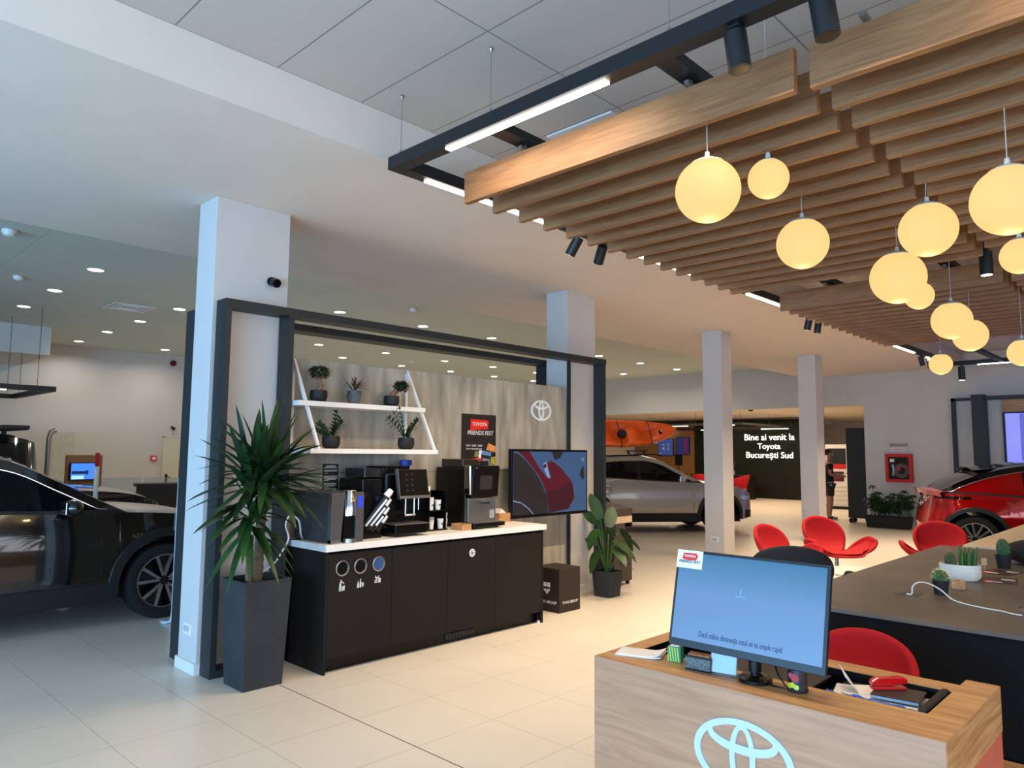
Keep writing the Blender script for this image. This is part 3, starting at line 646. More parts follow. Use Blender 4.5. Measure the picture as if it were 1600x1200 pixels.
# ------------------------------------------------------------ machines on the worktop
ZT = .92
t = thing('water_dispenser', 'dark grey water dispenser with rounded silver tap column and blue display', 'water dispenser', (3.0, 4.745, ZT+.001), 0)
GR = mat('dispenser_grey', (.20, .20, .21), .4, var=.05); GR2 = mat('dispenser_front', (.33, .32, .32), .35, .3, var=.05)
MB().b2((0, .035, 0), (.285, .50, .372)).build('body', GR, t, bevel=.008)
m = MB(); m.prism([(0, 0), (.085, 0), (.115, .372), (0, .372)], (0, .034, .0), (1, 0, 0), (0, 0, 1), (0, -.05, 0)); m.build('front_panel', GR2, t, bevel=.003)
MB().b2((.215, -.016, 0), (.285, .034, .372)).build('front_panel', GR2, t, bevel=.003)
m = MB(); m.lathe([(0, .20), (.050, .20), (.050, .385), (.046, .39), (0, .39)], (.162, -.002, 0), 28); m.build('tap_column', CHROME, t, smooth=True)
MB().b2((.118, .0, .03), (.212, .034, .20)).build('recess_back', PLASTB, t)
m = MB(); m.lathe([(0, 0), (.046, 0), (.046, .030), (0, .030)], (.162, -.010, 0), 28); m.build('drip_tray', STEEL, t, smooth=True)
MB().box((.250, -.018, .30), (.034, .003, .085)).build('display', mat('blue_display', (.1, .2, .8), .3, emit=(.12, .24, .85), es=.9), t)
m = MB(); m.b2((0, -.0175, 0), (.085, .034, .026)); m.build('foot_strip', STEEL, t)

t = thing('cup_dispenser', 'slanted black dispenser holding four stacks of white cups', 'cup dispenser', (3.36, 4.82, ZT+.001), 0)
m = MB(); m.prism([(-.02, 0), (.17, 0), (.17, .06), (.10, .33), (.02, .36), (-.02, .30)], (0, .01, 0), (1, 0, 0), (0, 0, 1), (0, .11, 0)); m.build('stand', PLASTB, t, bevel=.004)
for k in range(4):
    d = Vector((.50, -.35, .79)).normalized(); b = Vector((-.005+.040*k, .06-.012*k, .07+.0*k)); e = b+d*(.33-.085*k)
    m = MB(); m.tube([b, e], .036, 20); m.build('tube', PLASTB, t, smooth=True)
    m = MB(); n = 5
    for i in range(n): m.lathe
    m.tube([e-d*.01, e+d*.05, e+d*.062, e+d*.064], [.030, .024, .021, .001], 20); m.build('cup_stack', WHT, t, smooth=True)
    if k < 3:
        m = MB(); m.tube([b+d*.04+Vector((0, -.037, .0)), e-d*.03+Vector((0, -.037, 0))], .009, 8); m.build('slot_glint', WHT, t, smooth=True)

def coffee_big():
    t = thing('coffee_machine', 'black coffee machine with tilted touch screen and silver spout, left of two', 'coffee machine', (3.60, 4.79, ZT+.001))
    MB().b2((.02, .12, 0), (.33, .50, .505)).build('body', PLASTB, t, bevel=.012)
    MB().b2((-.18, .16, 0), (.018, .50, .46)).build('milk_fridge', PLASTB, t, bevel=.008)
    m = MB(); m.prism([(-.035, -.045), (.035, -.045), (.035, .045), (-.035, .045)], (-.03, .158, .27), (1, 0, 0), (0, 0, 1), (0, -.002, 0)); m.build('fridge_display', mat('dim_blue', (.02, .06, .16), .3, emit=(.05, .14, .34), es=.5), t)
    m = MB(); m.b2((-.15, .18, .47), (.05, .46, .545)); m.build('bean_hopper', mat('smoked_plastic', (.12, .12, .125), .2, var=.05), t, bevel=.006)
    MB().b2((.06, .18, .515), (.31, .46, .56)).build('bean_hopper', PLASTB, t, bevel=.006)
    m = MB(); m.X = Matrix.Translation((.235, .045, .425)) @ Matrix.Rotation(math.radians(-10), 4, 'X')
    m.box((0, 0, 0), (.305, .03, .225)); m.build('touch_screen', PLASTB, t, bevel=.004)
    m = MB(); m.X = Matrix.Translation((.235, .045, .425)) @ Matrix.Rotation(math.radians(-10), 4, 'X')
    m.box((-.155, -.002, 0), (.008, .034, .235)); m.box((0, -.002, -.118), (.318, .036, .022)); m.build('bezel', STEEL, t)
    m = MB(); m.X = Matrix.Translation((.235, .045, .425)) @ Matrix.Rotation(math.radians(-10), 4, 'X')
    for i in range(4):
        for j in range(2): m.box((-.07+.055*j, -.0155, .07-.045*i), (.024, .001, .012))
    m.build('screen_icons', mat('dim_grey_icons', (.2, .2, .2), .4), t)
    MB().b2((.12, .06, .28), (.30, .119, .32)).build('spout_block', PLASTB, t)
    m = MB()
    for x in (.155, .245): m.tube([(x, .03, .30), (x, .03, .165)], .007, 12)
    m.tube([(.145, .03, .165), (.255, .03, .165)], .010, 12); m.tube([(.29, .03, .30), (.29, .03, .20)], .005, 10); m.build('spout', CHROME, t, smooth=True)
    MB().b2((.165, .035, .19), (.235, .06, .27)).build('spout_cover', PLASTB, t)
    m = MB(); m.b2((.0, -.045, .02), (.33, .119, .095)); m.build('drip_tray', PLASTB, t, bevel=.008)
    MB().b2((-.005, -.05, .0955), (.345, .118, .103)).build('tray_grid', STEEL, t, bevel=.002)
    m = MB(); m.b2((-.04, .125, .05), (.018, .157, .26)); m.build('coin_panel', mat('coin_panel_grey', (.10, .10, .105), .35), t, bevel=.003)
    m = MB()
    for x in (-.022, .002): m.cyl((x, .1235, .20), (x, .121, .20), .008, n=14)
    m.b2((-.03, .122, .06), (.01, .1245, .078)); m.build('coin_slot', CHROME, t)
coffee_big()
t = thing('bean_bottle', 'clear bottle with blue lid standing behind the left coffee machine', 'bottle', (4.03, 5.20, ZT+.001))
m = MB(); m.lathe([(0, 0), (.045, 0), (.045, .50), (.036, .54), (.036, .555)], n=24); m.build('bottle_body', mat('frosted_plastic', (.62, .63, .66), .3, trans=.35, var=.02), t, smooth=True)
m = MB(); m.lathe([(0, .615), (.046, .61), (.050, .575), (.050, .556), (0, .555)], n=24); m.box((.045, 0, .585), (.05, .03, .045)); m.build('lid', mat('blue_lid', (.10, .22, .62), .4), t, smooth=True)

t = thing('cup_rack', 'black two-tier rack of paper cups between the coffee machines', 'rack', (4.11, 4.93, ZT+.001))
for z in (.0, .165): MB().b2((0, 0, z), (.20, .24, z+.012)).build('tray', PLASTB, t)
for x in (.0, .19): MB().b2((x, .02, .0125), (x+.01, .24, .34)).build('side_panel', PLASTB, t)
MB().b2((.0105, .225, .0125), (.1895, .235, .34)).build('back_panel', PLASTB, t)
def paper_cup(loc, h, label, prt=True, stack=1, r=.026, flip=False):
    t = thing('paper_cup', label, 'cup', loc, 0, 'paper cups on the black rack')
    m = MB()
    for k in range(stack):
        z = .012*k; a, b = (r, r*.76) if flip else (r*.76, r)
        m.lathe([(a, z), (b, z+h), (b+.002, z+h), (b+.002, z+h-.004)], n=24)
        m.lathe([(0, z+.002), (a, z)], n=24)
        if flip: m.lathe([(0, z+h-.002), (b, z+h)], n=24)
    m.build('cup', PAPER, t, smooth=True)
    if prt:
        m = MB(); m.box((0, -r*.93, h*.5), (.020, .002, .012)); m.build('print', mat('print_dark', (.2, .2, .2), .5), t)
    return t
paper_cup((4.145, 4.965, ZT+.179), .085, 'patterned paper cup on the upper tier of black rack, left', True, 3)
paper_cup((4.225, 4.965, ZT+.179), .085, 'white paper cup with round print, upper tier of black rack, right', True, 1, .028)
paper_cup((4.150, 4.965, ZT+.014), .075, 'short white paper cup on the lower tier of black rack, left', False, 1)
paper_cup((4.205, 5.03, ZT+.014), .085, 'grey translucent cup behind, lower tier of black rack, middle', False, 2)
paper_cup((4.255, 4.965, ZT+.014), .085, 'white paper cup with small print, lower tier of black rack, right', True, 1, .028)
t = thing('white_dispenser_card', 'white upright card holder on top of the cup rack', 'card holder', (4.17, 5.05, ZT+.262))
MB().box((0, 0, .06), (.055, .02, .12)).build('card', WHT, t); MB().box((0, .03, -.03), (.08, .09, .055)).build('holder', PLASTB, t)
t = thing('stirrer_cup', 'white cup full of wooden stirrers right of the cup rack', 'cup', (4.385, 5.06, ZT+.001))
m = MB(); m.lathe([(0, 0), (.024, 0), (.031, .085), (.029, .085), (.022, .003)], n=24); m.build('cup', mat('lilac_cup', (.78, .76, .84), .5), t, smooth=True)
for k in range(8):
    m = MB(); a = k*.8; m.tube([(.012*math.cos(a), .012*math.sin(a), .01), (.026*math.cos(a), .026*math.sin(a), .135+.004*(k % 3))], .0028, 5); m.build('stirrer', PAPER, t)
def woodbox(loc, d, label, napkin=False):
    t = thing('wooden_box', label, 'box', loc, 0)
    w, y, h = d
    m = MB(); m.b2((0, 0, 0), (w, y, .006)); m.b2((0, 0, .006), (w, .007, h)); m.b2((0, y-.007, .006), (w, y, h)); m.b2((0, .007, .006), (.007, y-.007, h)); m.b2((w-.007, .007, .006), (w, y-.007, h)); m.build('box_body', OAKX, t)
    if napkin:
        m = MB(); m.X = Matrix.Translation((w*.42, y*.5, h*.9)) @ Matrix.Rotation(.6, 4, 'Y'); m.box((0, 0, 0), (.075, .10, .075)); m.build('napkins', PAPER, t)
    return t
woodbox((4.355, 4.79, ZT+.001), (.115, .14, .052), 'small light wooden box on the worktop between the coffee machines')
woodbox((5.15, 5.12, ZT+.001), (.16, .15, .085), 'light wooden napkin box at the right end of the worktop', True)
def coffee2():
    t = thing('coffee_machine', 'tall black coffee machine with silver front and big black door, right of two', 'coffee machine', (4.52, 4.87, ZT+.001))
    MB().b2((-.02, .05, .02), (.34, .45, .545)).build('body', PLASTB, t, bevel=.01)
    MB().b2((-.0, .10, .546), (.20, .40, .62)).build('bean_hopper', mat('smoked_brown', (.17, .13, .10), .2, var=.1), t, bevel=.006)
    MB().b2((.205, .10, .546), (.33, .40, .605)).build('bean_hopper', mat('smoked_plastic', (.12, .12, .125), .2), t, bevel=.006)
    MB().b2((-.03, -.03, .30), (.0, .049, .565)).build('chrome_edge', CHROME, t, bevel=.008)
    m = MB(); m.X = Matrix.Translation((.17, -.015, .42)) @ Matrix.Rotation(math.radians(4), 4, 'X'); m.box((0, 0, 0), (.335, .035, .285)); m.build('door', PLASTB, t, bevel=.006)
    m = MB(); m.X = Matrix.Translation((.17, -.015, .42)) @ Matrix.Rotation(math.radians(4), 4, 'X'); m.box((0, -.019, -.01), (.155, .002, .125)); m.build('display', mat('grey_display', (.16, .16, .15), .25, emit=(.10, .10, .09), es=.3), t)
    m = MB(); m.X = Matrix.Translation((.17, -.015, .42)) @ Matrix.Rotation(math.radians(4), 4, 'X'); m.box((-.13, -.019, .123), (.035, .002, .010)); m.build('badge', STEEL, t)
    MB().b2((-.02, .0, .055), (.33, .049, .27)).build('steel_front', STEEL, t, bevel=.003)
    m = MB(); m.prism([(0, .27), (.33, .27), (.30, .255), (.22, .235), (.12, .235), (.06, .25)], (0, -.001, 0), (1, 0, 0), (0, 0, 1), (0, -.06, 0)); m.build('spout_hood', STEEL, t)
    m = MB()
    for x in (.14, .165, .19, .215): m.cyl((x, -.03, .234), (x, -.03, .215), .009, n=12)
    m.build('spout', PLASTB, t)
    MB().b2((-.04, -.10, .015), (.355, .049, .05)).build('drip_tray', PLASTB, t, bevel=.005)
    MB().b2((-.02, -.09, .0505), (.33, -.001, .056)).build('tray_grid', STEEL, t)
    for x, y in ((.02, -.04), (.30, -.04), (.02, .40), (.30, .40)): m = MB(); m.cyl((x, y, 0), (x, y, .0145), .018); m.build('foot', PLASTB, t)
    m = MB(); m.b2((.25, -.0015, .08), (.31, -.0002, .16)); m.build('sticker', mat('sticker_grey', (.55, .57, .60), .5), t)
coffee2()

# outlets cable beside the counter
m = MB(); m.smooth([(2.60, 5.00, .72), (2.72, 5.03, .78), (2.80, 5.06, .86), (2.84, 5.05, .95), (2.80, 5.03, 1.05), (2.83, 5.02, 1.12), (2.90, 5.02, 1.08), (2.94, 5.05, .975), (2.985, 5.10, .935)], .006, 8)
o = m.build('cable', mat('white_cable', (.82, .82, .82), .5), smooth=True); tag(o, 'white cable looping from the yucca planter up to the worktop', 'cable')
m = MB(); m.smooth([(2.87, 5.20, .927), (2.90, 5.16, .927), (2.97, 5.12, .927), (2.998, 5.11, .94), (2.998, 5.12, .99)], .005, 8)
o = m.build('cable', PLASTB, smooth=True); tag(o, 'short black power cable curling on worktop left of the water dispenser', 'cable')

# ------------------------------------------------------------ cars
def interp(pts):
    xs = np.array([p[0] for p in pts], float); ys = np.array([p[1] for p in pts], float)
    h = np.diff(xs); d = np.diff(ys)/h; n = len(xs); g = np.zeros(n)
    for i in range(1, n-1):
        if d[i-1]*d[i] > 0: w1, w2 = 2*h[i]+h[i-1], h[i]+2*h[i-1]; g[i] = (w1+w2)/(w1/d[i-1]+w2/d[i])
    g[0], g[-1] = d[0], d[-1]
    def f(x):
        x = min(max(x, xs[0]), xs[-1]); i = min(max(int(np.searchsorted(xs, x))-1, 0), n-2); t = (x-xs[i])/h[i]
        return float((1+2*t)*(1-t)**2*ys[i]+t*(1-t)**2*h[i]*g[i]+t*t*(3-2*t)*ys[i+1]+t*t*(t-1)*h[i]*g[i+1])
    return f
TYRE = mat('tyre_rubber', (.045, .045, .048), .75, var=.1, scale=30)
RIMD = mat('rim_dark', (.06, .06, .065), .25, .3, coat=.5)
RIMS = mat('rim_silver', (.66, .66, .67), .25, .9)
CLAD = mat('car_cladding', (.038, .038, .042), .55, var=.05)
CARIN = mat('car_interior', (.06, .06, .065), .8, var=.1)
GLAS = mat('car_glass', (.10, .11, .12), .03, var=0, trans=.82, ior=1.2)
GLASD = mat('car_glass_dark', (.02, .022, .025), .04, var=0, coat=.3)
SEAM = mat('seam_black', (.01, .01, .01), .6, var=0)
LAMP = mat('headlamp_glass', (.75, .78, .82), .08, .2, coat=1)
TAIL = mat('tail_lamp', (.50, .02, .03), .08, coat=1)
def wheel(t, x, y, r, side, spokes=5, style=0):
    w = .22; s = side
    root = MB(); yo = 0.0
    prof = [(r*.70, -w*.42), (r*.80, -w*.5), (r*.96, -w*.46), (r, -w*.32), (r, w*.32), (r*.96, w*.46), (r*.80, w*.5), (r*.70, w*.42)]
    root.lathe(prof, (x, y, r), 48, 'y'); wh = root.build('wheel', TYRE, t, smooth=True)
    m = MB(); m.lathe([(r*.705, s*w*.42), (r*.68, s*w*.44), (r*.66, s*w*.30), (r*.64, -s*w*.1), (0, -s*w*.1)], (x, y, r), 40, 'y'); m.build('rim_barrel', RIMD, wh, smooth=True)
    m = MB(); m.lathe([(r*.715, s*w*.40), (r*.70, s*w*.455), (r*.675, s*w*.44)], (x, y, r), 40, 'y'); m.build('rim_lip', RIMS, wh, smooth=True)
    sp = MB(); sd = MB()
    for k in range(spokes):
        a = 2*PI*k/spokes + .35
        for b, ww in ((-.17, .020), (.17, .020)) if style == 0 else ((0, .05),):
            p = [(.09, b*.5), (.67, b+.12*(1 if b > 0 else -1 if b < 0 else 0))]
            def q(rr, aa, off): return (x+r*rr*math.cos(a+aa)-off*math.sin(a+aa), y+s*w*.40, r+r*rr*math.sin(a+aa)+off*math.cos(a+aa))
            c = [q(p[0][0], p[0][1], -ww*.6), q(p[1][0], p[1][1], -ww*.75), q(p[1][0], p[1][1], ww*.75), q(p[0][0], p[0][1], ww*.6)]
            A = [sp.pt(v) for v in c]; B = [sp.pt((v[0], v[1]-s*.02, v[2])) for v in c]
            sp.face(A); sp.face(B[::-1])
            for i in range(4): sp.face((A[i], A[(i+1) % 4], B[(i+1) % 4], B[i]))
        aa = .0; c = [(.1, -.25), (.66, -.16), (.66, .16), (.1, .25)]
        A = [sd.pt((x+r*rr*math.cos(a+e), y+s*w*.34, r+r*rr*math.sin(a+e))) for rr, e in c]; sd.face(A)
    sp.build('spokes', RIMS, wh); sd.build('spoke_insert', RIMD, wh)
    m = MB(); m.lathe([(0, s*w*.43), (r*.11, s*w*.42), (r*.13, s*w*.30)], (x, y, r), 20, 'y'); m.build('hub_cap', RIMD, wh, smooth=True)
    return wh
def make_car(name, label, cat, loc, rz, P):
    t = thing(name, label, cat, loc, rz)
    L, Wd = P['L'], P['W']; xr, xf = P['axles']; wr_ = P['wr']; ar = P['ar']; paint = P['paint']
    xb = -L/2; x0c = 0.0
    zt = interp(P['belt']); zR = interp(P['roof']); xg0, xg1 = P['roof'][0][0], P['roof'][-1][0]
    def half(x, z):
        tt = min(1, abs(x)/(L/2)); w = Wd/2*math.sqrt(max(0, 1-tt**P.get('pw', 13)))
        k = 1 - .045*max(0, (z-.62)/.4)**2 - .06*max(0, (.45-z)/.35)**1.5
        return w*k + P.get('flare', .0)*w*max(0, 1-abs(z-.70)/.25)*max(math.exp(-((x-xr)/.45)**2), .7*math.exp(-((x-xf)/.45)**2))
    def bottom(x):
        b = P.get('sill', .24) + .10*max(0, (abs(x)/(L/2)-.80)/.2)**1.5
        for xa in (xr, xf):
            if abs(x-xa) < ar: b = max(b, wr_+math.sqrt(ar*ar-(x-xa)**2))
        return b
    st = set(np.round(np.concatenate([np.linspace(-1, 1, 45), 1-np.geomspace(.0005, .2, 12), -1+np.geomspace(.0005, .2, 12)])*L/2, 5))
    for xa in (xr, xf):
        for k in range(25):
            st.add(round(xa-ar*math.cos(PI*k/24)*.9999, 5))
        st.add(xa-ar*1.0001); st.add(xa+ar*1.0001)
    st |= {-L/2, L/2, xg0, xg1}; st = sorted(st)
    # ends lean in a little with height
    def lean(x, z): return x*(1-P.get('lean', .05)*max(0, z-.55)*(abs(x)/(L/2))**6)
    def side(x, z, s, off=0.0):
        y = half(x, z)+off; return (lean(x, z), s*y, z)
    NR = 12
    for s in (1, -1):
        m = MB(); m.grid([[side(x, bottom(x)+(zt(x)-bottom(x))*j/NR, s) for j in range(NR+1)] for x in st])
        m.build('body_side', paint, t, smooth=True, ang=35)
    def top(xa, xbb, nm, mt, crown):
        sx = [x for x in st if xa-1e-6 <= x <= xbb+1e-6]; rows = []
        for x in sx:
            r = []
            for j in range(-8, 9):
                u = j/8; hw = half(x, zt(x)); r.append((lean(x, zt(x)), u*hw, zt(x)+crown*(1-u*u)*min(1, hw/(Wd*.3))))
            rows.append(r)
        m = MB(); m.grid(rows); m.build(nm, mt, t, smooth=True, ang=35)
    top(xg1, L/2, 'bonnet', paint, .05); 
    if xg0 > -L/2+.03: top(-L/2, xg0, 'tailgate', paint, .03)
    # greenhouse
    gx = sorted(set([x for x in st if xg0 <= x <= xg1]) | set(np.linspace(xg0, xg1, 60)))
    tum = P.get('tumble', .36)
    def gy(x, z):
        zb = zt(x); return half(x, zb) - tum*(z-zb)
    def gpt(x, v, s, off=0.0):
        zb = zt(x); z = zb+(max(zR(x), zb)-zb)*v; return (lean(x, zb), s*(gy(x, z)+off), z)
    w0, w1 = P['win']
    wv = lambda x: .90
    def vb(x):
        H = max(zR(x)-zt(x), 1e-4); return min(.9, .03/H)
    def vt(x):
        H = max(zR(x)-zt(x), 1e-4); return max(vb(x), 1-.085/H)
    pil = P.get('pillar_mat', paint)
    for s in (1, -1):
        ww = lambda x: w0 <= x <= w1
        g1 = sorted(set(gx) | {w0, w1})
        m = MB(); m.grid([[gpt(x, vt(x)+(1-vt(x))*j/2, s) for j in range(3)] for x in g1]); m.build('roof_rail', P.get('rail_mat', paint), t, smooth=True)
        m = MB(); m.grid([[gpt(x, vb(x)*j, s) for j in range(2)] for x in g1]); m.build('window_trim', P.get('trim_mat', CLAD), t, smooth=True)
        m = MB(); gg = [x for x in g1 if w0 <= x <= w1]; m.grid([[gpt(x, vb(x)+(vt(x)-vb(x))*j/4, s, -.004) for j in range(5)] for x in gg]); m.build('side_window', P.get('glass', GLAS), t, smooth=True)
        gg = [x for x in g1 if x <= w0]
        if len(gg) > 1: m = MB(); m.grid([[gpt(x, vb(x)+(vt(x)-vb(x))*j/4, s) for j in range(5)] for x in gg]); m.build('rear_pillar', P.get('cpillar', paint), t, smooth=True)
        for xp, wp in P.get('pillars', ()):
            m = MB(); m.grid([[gpt(xp+e, vb(xp)+(vt(xp)-vb(xp))*j/4, s, .003) for j in range(5)] for e in (-wp, wp)]); m.build('door_pillar', CLAD, t)
        # bright window line
        if P.get('bright'):
            m = MB(); m.tube([gpt(x, vt(x), s, .006) for x in gg+[x for x in g1 if w0 < x <= w1]][::2], .006, 6); m.build('chrome_line', CHROME, t, smooth=True)
    xw, xq = P['screens']   # windscreen starts at xw (roof side), rear glass ends at xq
    cols = [(-1+2*j/16) for j in range(17)]
    def tp(x, u, off=0.0):
        H = max(zR(x), zt(x)); hw = gy(x, H); return (lean(x, zt(x)), u*hw, H+.055*(1-u*u)*P.get('crown', 1)+off)
    def sheet(xa, xbb, us, nm, mt, off=0.0, tri=None):
        gg = sorted(set([x for x in gx if xa <= x <= xbb]) | {xa, xbb}); m = MB(); m.grid([[tp(x, u, off) for u in us] for x in gg]); m.build(nm, mt, t, smooth=True)
    lu = [u for u in cols if abs(u) <= .88]
    sheet(xq, xw, cols, 'roof', P.get('roof_mat', paint))
    sheet(xw, xg1, lu, 'windscreen', P.get('glass_f', P.get('glass', GLAS)), -.003)
    sheet(xg0, xq, lu, 'rear_window', P.get('glass_r', GLASD), -.003)
    for a, b in ((xw, xg1), (xg0, xq)):
        for us in ([-1, -.94, -.875], [.875, .94, 1]): sheet(a, b, us, 'screen_pillar', P.get('pillar_mat', paint) if a == xw else P.get('roof_mat', paint))
    # arches and sills
    if P.get('clad', True):
        for s in (1, -1):
            for xa in (xr, xf):
                m = MB(); rows = []
                a0 = math.asin(min(.99, (P.get('sill', .24)+.02-wr_)/ar)) if wr_ > .3 else 0
                for k in range(33):
                    a = a0+(PI-2*a0)*k/32; c, sn = math.cos(a), math.sin(a); r = []
                    for rr, of in ((ar-.01, -.03), (ar-.005, .014), (ar+P['cw'], .014), (ar+P['cw']+.01, -.004)):
                        x, z = xa+rr*c, wr_+rr*sn; r.append(side(x, z, s, of))
                    rows.append(r)
                m.grid(rows); m.build('arch_cladding', P.get('clad_mat', CLAD), t, smooth=True)
            m = MB(); xs_ = np.linspace(xr+ar, xf-ar, 14); zs = P.get('sill', .24)
            m.grid([[side(x, zs-.05, s, -.05), side(x, zs-.04, s, .012), side(x, zs+P['sh'], s, .012), side(x, zs+P['sh']+.01, s, -.004)] for x in xs_]); m.build('sill_cladding', P.get('clad_mat', CLAD), t, smooth=True)
    for s in (1, -1):
        for pl in P.get('seams', ()):
            m = MB(); pts = [side(x, z, s, .0015) for x, z in pl]
            rows = []
            for (x, z) in pl: rows.append([side(x-.005, z, s, .0022), side(x+.005, z, s, .0022)])
            m.grid(rows); m.build('door_seam', SEAM, t)
        for hx, hz in P.get('handles', ()):
            m = MB(); a = side(hx-.09, hz, s, .028); b = side(hx+.09, hz, s, .028); m.tube([side(hx-.10, hz, s, .0), a, b, side(hx+.10, hz, s, .0)], .012, 8); m.build('door_handle', P.get('handle_mat', paint), t, smooth=True)
        if P.get('mirror'):
            mx, mz = P['mirror']; y = s*(half(mx, mz-.08)+.13)
            m = MB(); m.sphere((mx, y, mz), .11, 20, 12, (.75, 1.05, .68)); mm = m.build('side_mirror', P.get('mirror_mat', paint), t, smooth=True)
            m = MB(); m.tube([(mx+.02, s*(half(mx, mz-.08)-.06), mz-.06), (mx, y, mz-.03)], [.025, .018], 8); m.build('mirror_stalk', CLAD, mm)
            m = MB(); m.box((mx-.07, y, mz), (.012, .17, .105)); m.build('mirror_glass', CHROME, mm, bevel=.004)
    # under-body, wheel wells, interior
    m = MB(); m.box((0, 0, .30), (L*.86, Wd*.62, .22)); m.box((0, 0, .50), (xf-xr-ar*2.2, Wd*.88, .06)); m.build('floor_pan', SEAM, t)
    for xa in (xr, xf):
        m = MB(); n = 16; rows = []
        for k in range(n+1):
            a = PI*k/n; rows.append([(xa+(ar-.004)*math.cos(a), y, wr_+(ar-.004)*math.sin(a)) for y in (-Wd/2*.93, -Wd/2*.55, Wd/2*.55, Wd/2*.93)])
        m.grid(rows); m.build('wheel_well', SEAM, t)
        for s in (1, -1): wheel(t, xa, s*(Wd/2-.135), wr_, s, P.get('spokes', 5), P.get('style', 0))
    if P.get('interior'):
        zb = zt(0)
        m = MB(); m.b2((xg0+.3, -Wd*.40, .53), (xg1-.35, Wd*.40, .56)); m.b2((xg1-.62, -Wd*.40, .56), (xg1-.25, Wd*.40, zb-.02)); m.build('dashboard', CARIN, t, bevel=.03)
        for sx in (xg1-1.35, xg1-2.25):
            for sy in (.38, -.38):
                m = MB(); m.X = Matrix.Translation((sx, sy, .58)); m.box((.15, 0, .06), (.52, .50, .16))
                m.X = Matrix.Translation((sx-.12, sy, .62)) @ Matrix.Rotation(-.25, 4, 'Y'); m.box((0, 0, .30), (.15, .48, .62)); m.box((0, 0, .70), (.10, .26, .18)); m.build('seat', CARIN, t, bevel=.04)
        m = MB(); m.X = Matrix.Translation((xg1-.80, P.get('drive', .38), zb-.02)) @ Matrix.Rotation(1.15, 4, 'Y'); m.tube([(.18*math.cos(a*PI/12), .18*math.sin(a*PI/12), 0) for a in range(24)], .016, 8, closed=True); m.box((0, 0, -.01), (.12, .30, .03)); m.build('steering_wheel', CARIN, t, smooth=True)
    # lamps and grille patches lying on the body skin
    def patch(nm, mt, s, xa, xbb, zl, off=.006, n=8):
        m = MB(); m.grid([[side(xa+(xbb-xa)*i/n, z, s, off) for z in [zl(i/n)[0]+(zl(i/n)[1]-zl(i/n)[0])*j/3 for j in range(4)]] for i in range(n+1)]); m.build(nm, mt, t, smooth=True)
    hz0 = zt(L/2*.93)
    for s in (1, -1):
        patch('headlamp', LAMP, s, L/2*.80, L/2*.992, lambda q: (hz0-.10-.06*q, hz0-.03-.05*q))
        zq = P.get('tail_z', .90)
        patch('tail_lamp', TAIL, s, -L/2*.995, -L/2*.86, lambda q: (zq-.06+.03*q, zq+.06-.01*q))
        patch('bumper_lower', P.get('clad_mat', CLAD), s, L/2*.85, L/2*.9995, lambda q: (.30+.0*q, .46))
        if P.get('rear_patch', True): patch('bumper_lower', P.get('clad_mat', CLAD), s, -L/2*.9995, -L/2*.85, lambda q: (.32, .50))
    return t, side, zt, zR, half, gpt, tp
BLKP = mat('black_car_paint', (.012, .013, .017), .12, .0, var=0, coat=1.0)
NAVY = mat('navy_car_paint', (.015, .025, .075), .12, .2, var=0, coat=1.0)
SILP = mat('silver_car_paint', (.60, .575, .54), .28, .45, var=.02, coat=.8)
REDC = mat('red_car_paint', (.62, .015, .03), .14, .25, var=0, coat=1.0)
SUV = dict(L=4.58, W=1.82, axles=(-1.42, 1.38), wr=.355, ar=.43, cw=.075, sh=.13, sill=.26, flare=.02,
  belt=[(-2.29, 1.02), (-2.0, 1.10), (-1.3, 1.11), (-.4, 1.07), (.4, 1.03), (.95, 1.02), (1.5, .98), (1.95, .88), (2.20, .74), (2.29, .62)],
  roof=[(-2.10, 1.10), (-1.80, 1.36), (-1.35, 1.47), (-.7, 1.54), (-.25, 1.55), (.08, 1.49), (.45, 1.31), (.85, 1.10), (1.02, 1.015)],
  win=(-1.80, .86), pillars=((-.35, .035), (-1.18, .03)), screens=(.08, -1.45), mirror=(.52, 1.09),
  seams=([(.72, 1.02), (.80, .75), (.80, .50), (.78, .34)], [(-.34, 1.06), (-.34, .70), (-.32, .33)], [(-1.30, 1.10), (-1.22, .94), (-1.00, .74), (-.95, .50)], [(1.55, .93), (1.20, .96), (.80, .98)]),
  handles=((-.20, .91), (-1.08, .95)), interior=True, lean=.06)
P1 = dict(SUV, paint=BLKP, bright=True, spokes=5, drive=.38)
t, *_ = make_car('suv_car', 'large black glossy car with dark cladding standing left of the blue-lit column', 'car', (1.46, 8.22, 0), 0.0, P1)
side = _[0]
text('model_badge', 'bZ4X', .055, CHROME, t, (1.12, -side(1.12, .80, 1)[1]-.004, .80), ext=.001)
P2 = dict(SUV, paint=NAVY, axles=(-1.40, 1.40))
make_car('suv_car', 'dark navy blue car parked behind the black car, bonnet pointing right', 'car', (2.30, 12.55, 0), -.06, P2)
P3 = dict(SUV, L=4.5, W=1.82, paint=BLKP, belt=[(-2.25, 1.12), (-1, 1.14), (.8, 1.12), (1.6, 1.10), (2.1, 1.02), (2.25, .8)], roof=[(-2.2, 1.12), (-2.1, 1.70), (-1.5, 1.80), (.3, 1.80), (.55, 1.74), (1.05, 1.14)], win=(-1.9, .98), screens=(.35, -2.08), pillars=((-.2, .04), (-1.1, .04)), interior=False, glass=GLASD, wr=.38, ar=.47)
t, *_ = make_car('offroad_car', 'black boxy offroad car with roof rack far behind at the left picture edge', 'car', (1.22, 14.7, 0), PI, P3)
m = MB(); m.box((-.75, 0, 1.93), (2.3, 1.25, .05)); m.box((-1.75, 0, 1.95), (.35, 1.3, .07))
m.build('roof_rack', CLAD, t, bevel=.01)
m = MB()
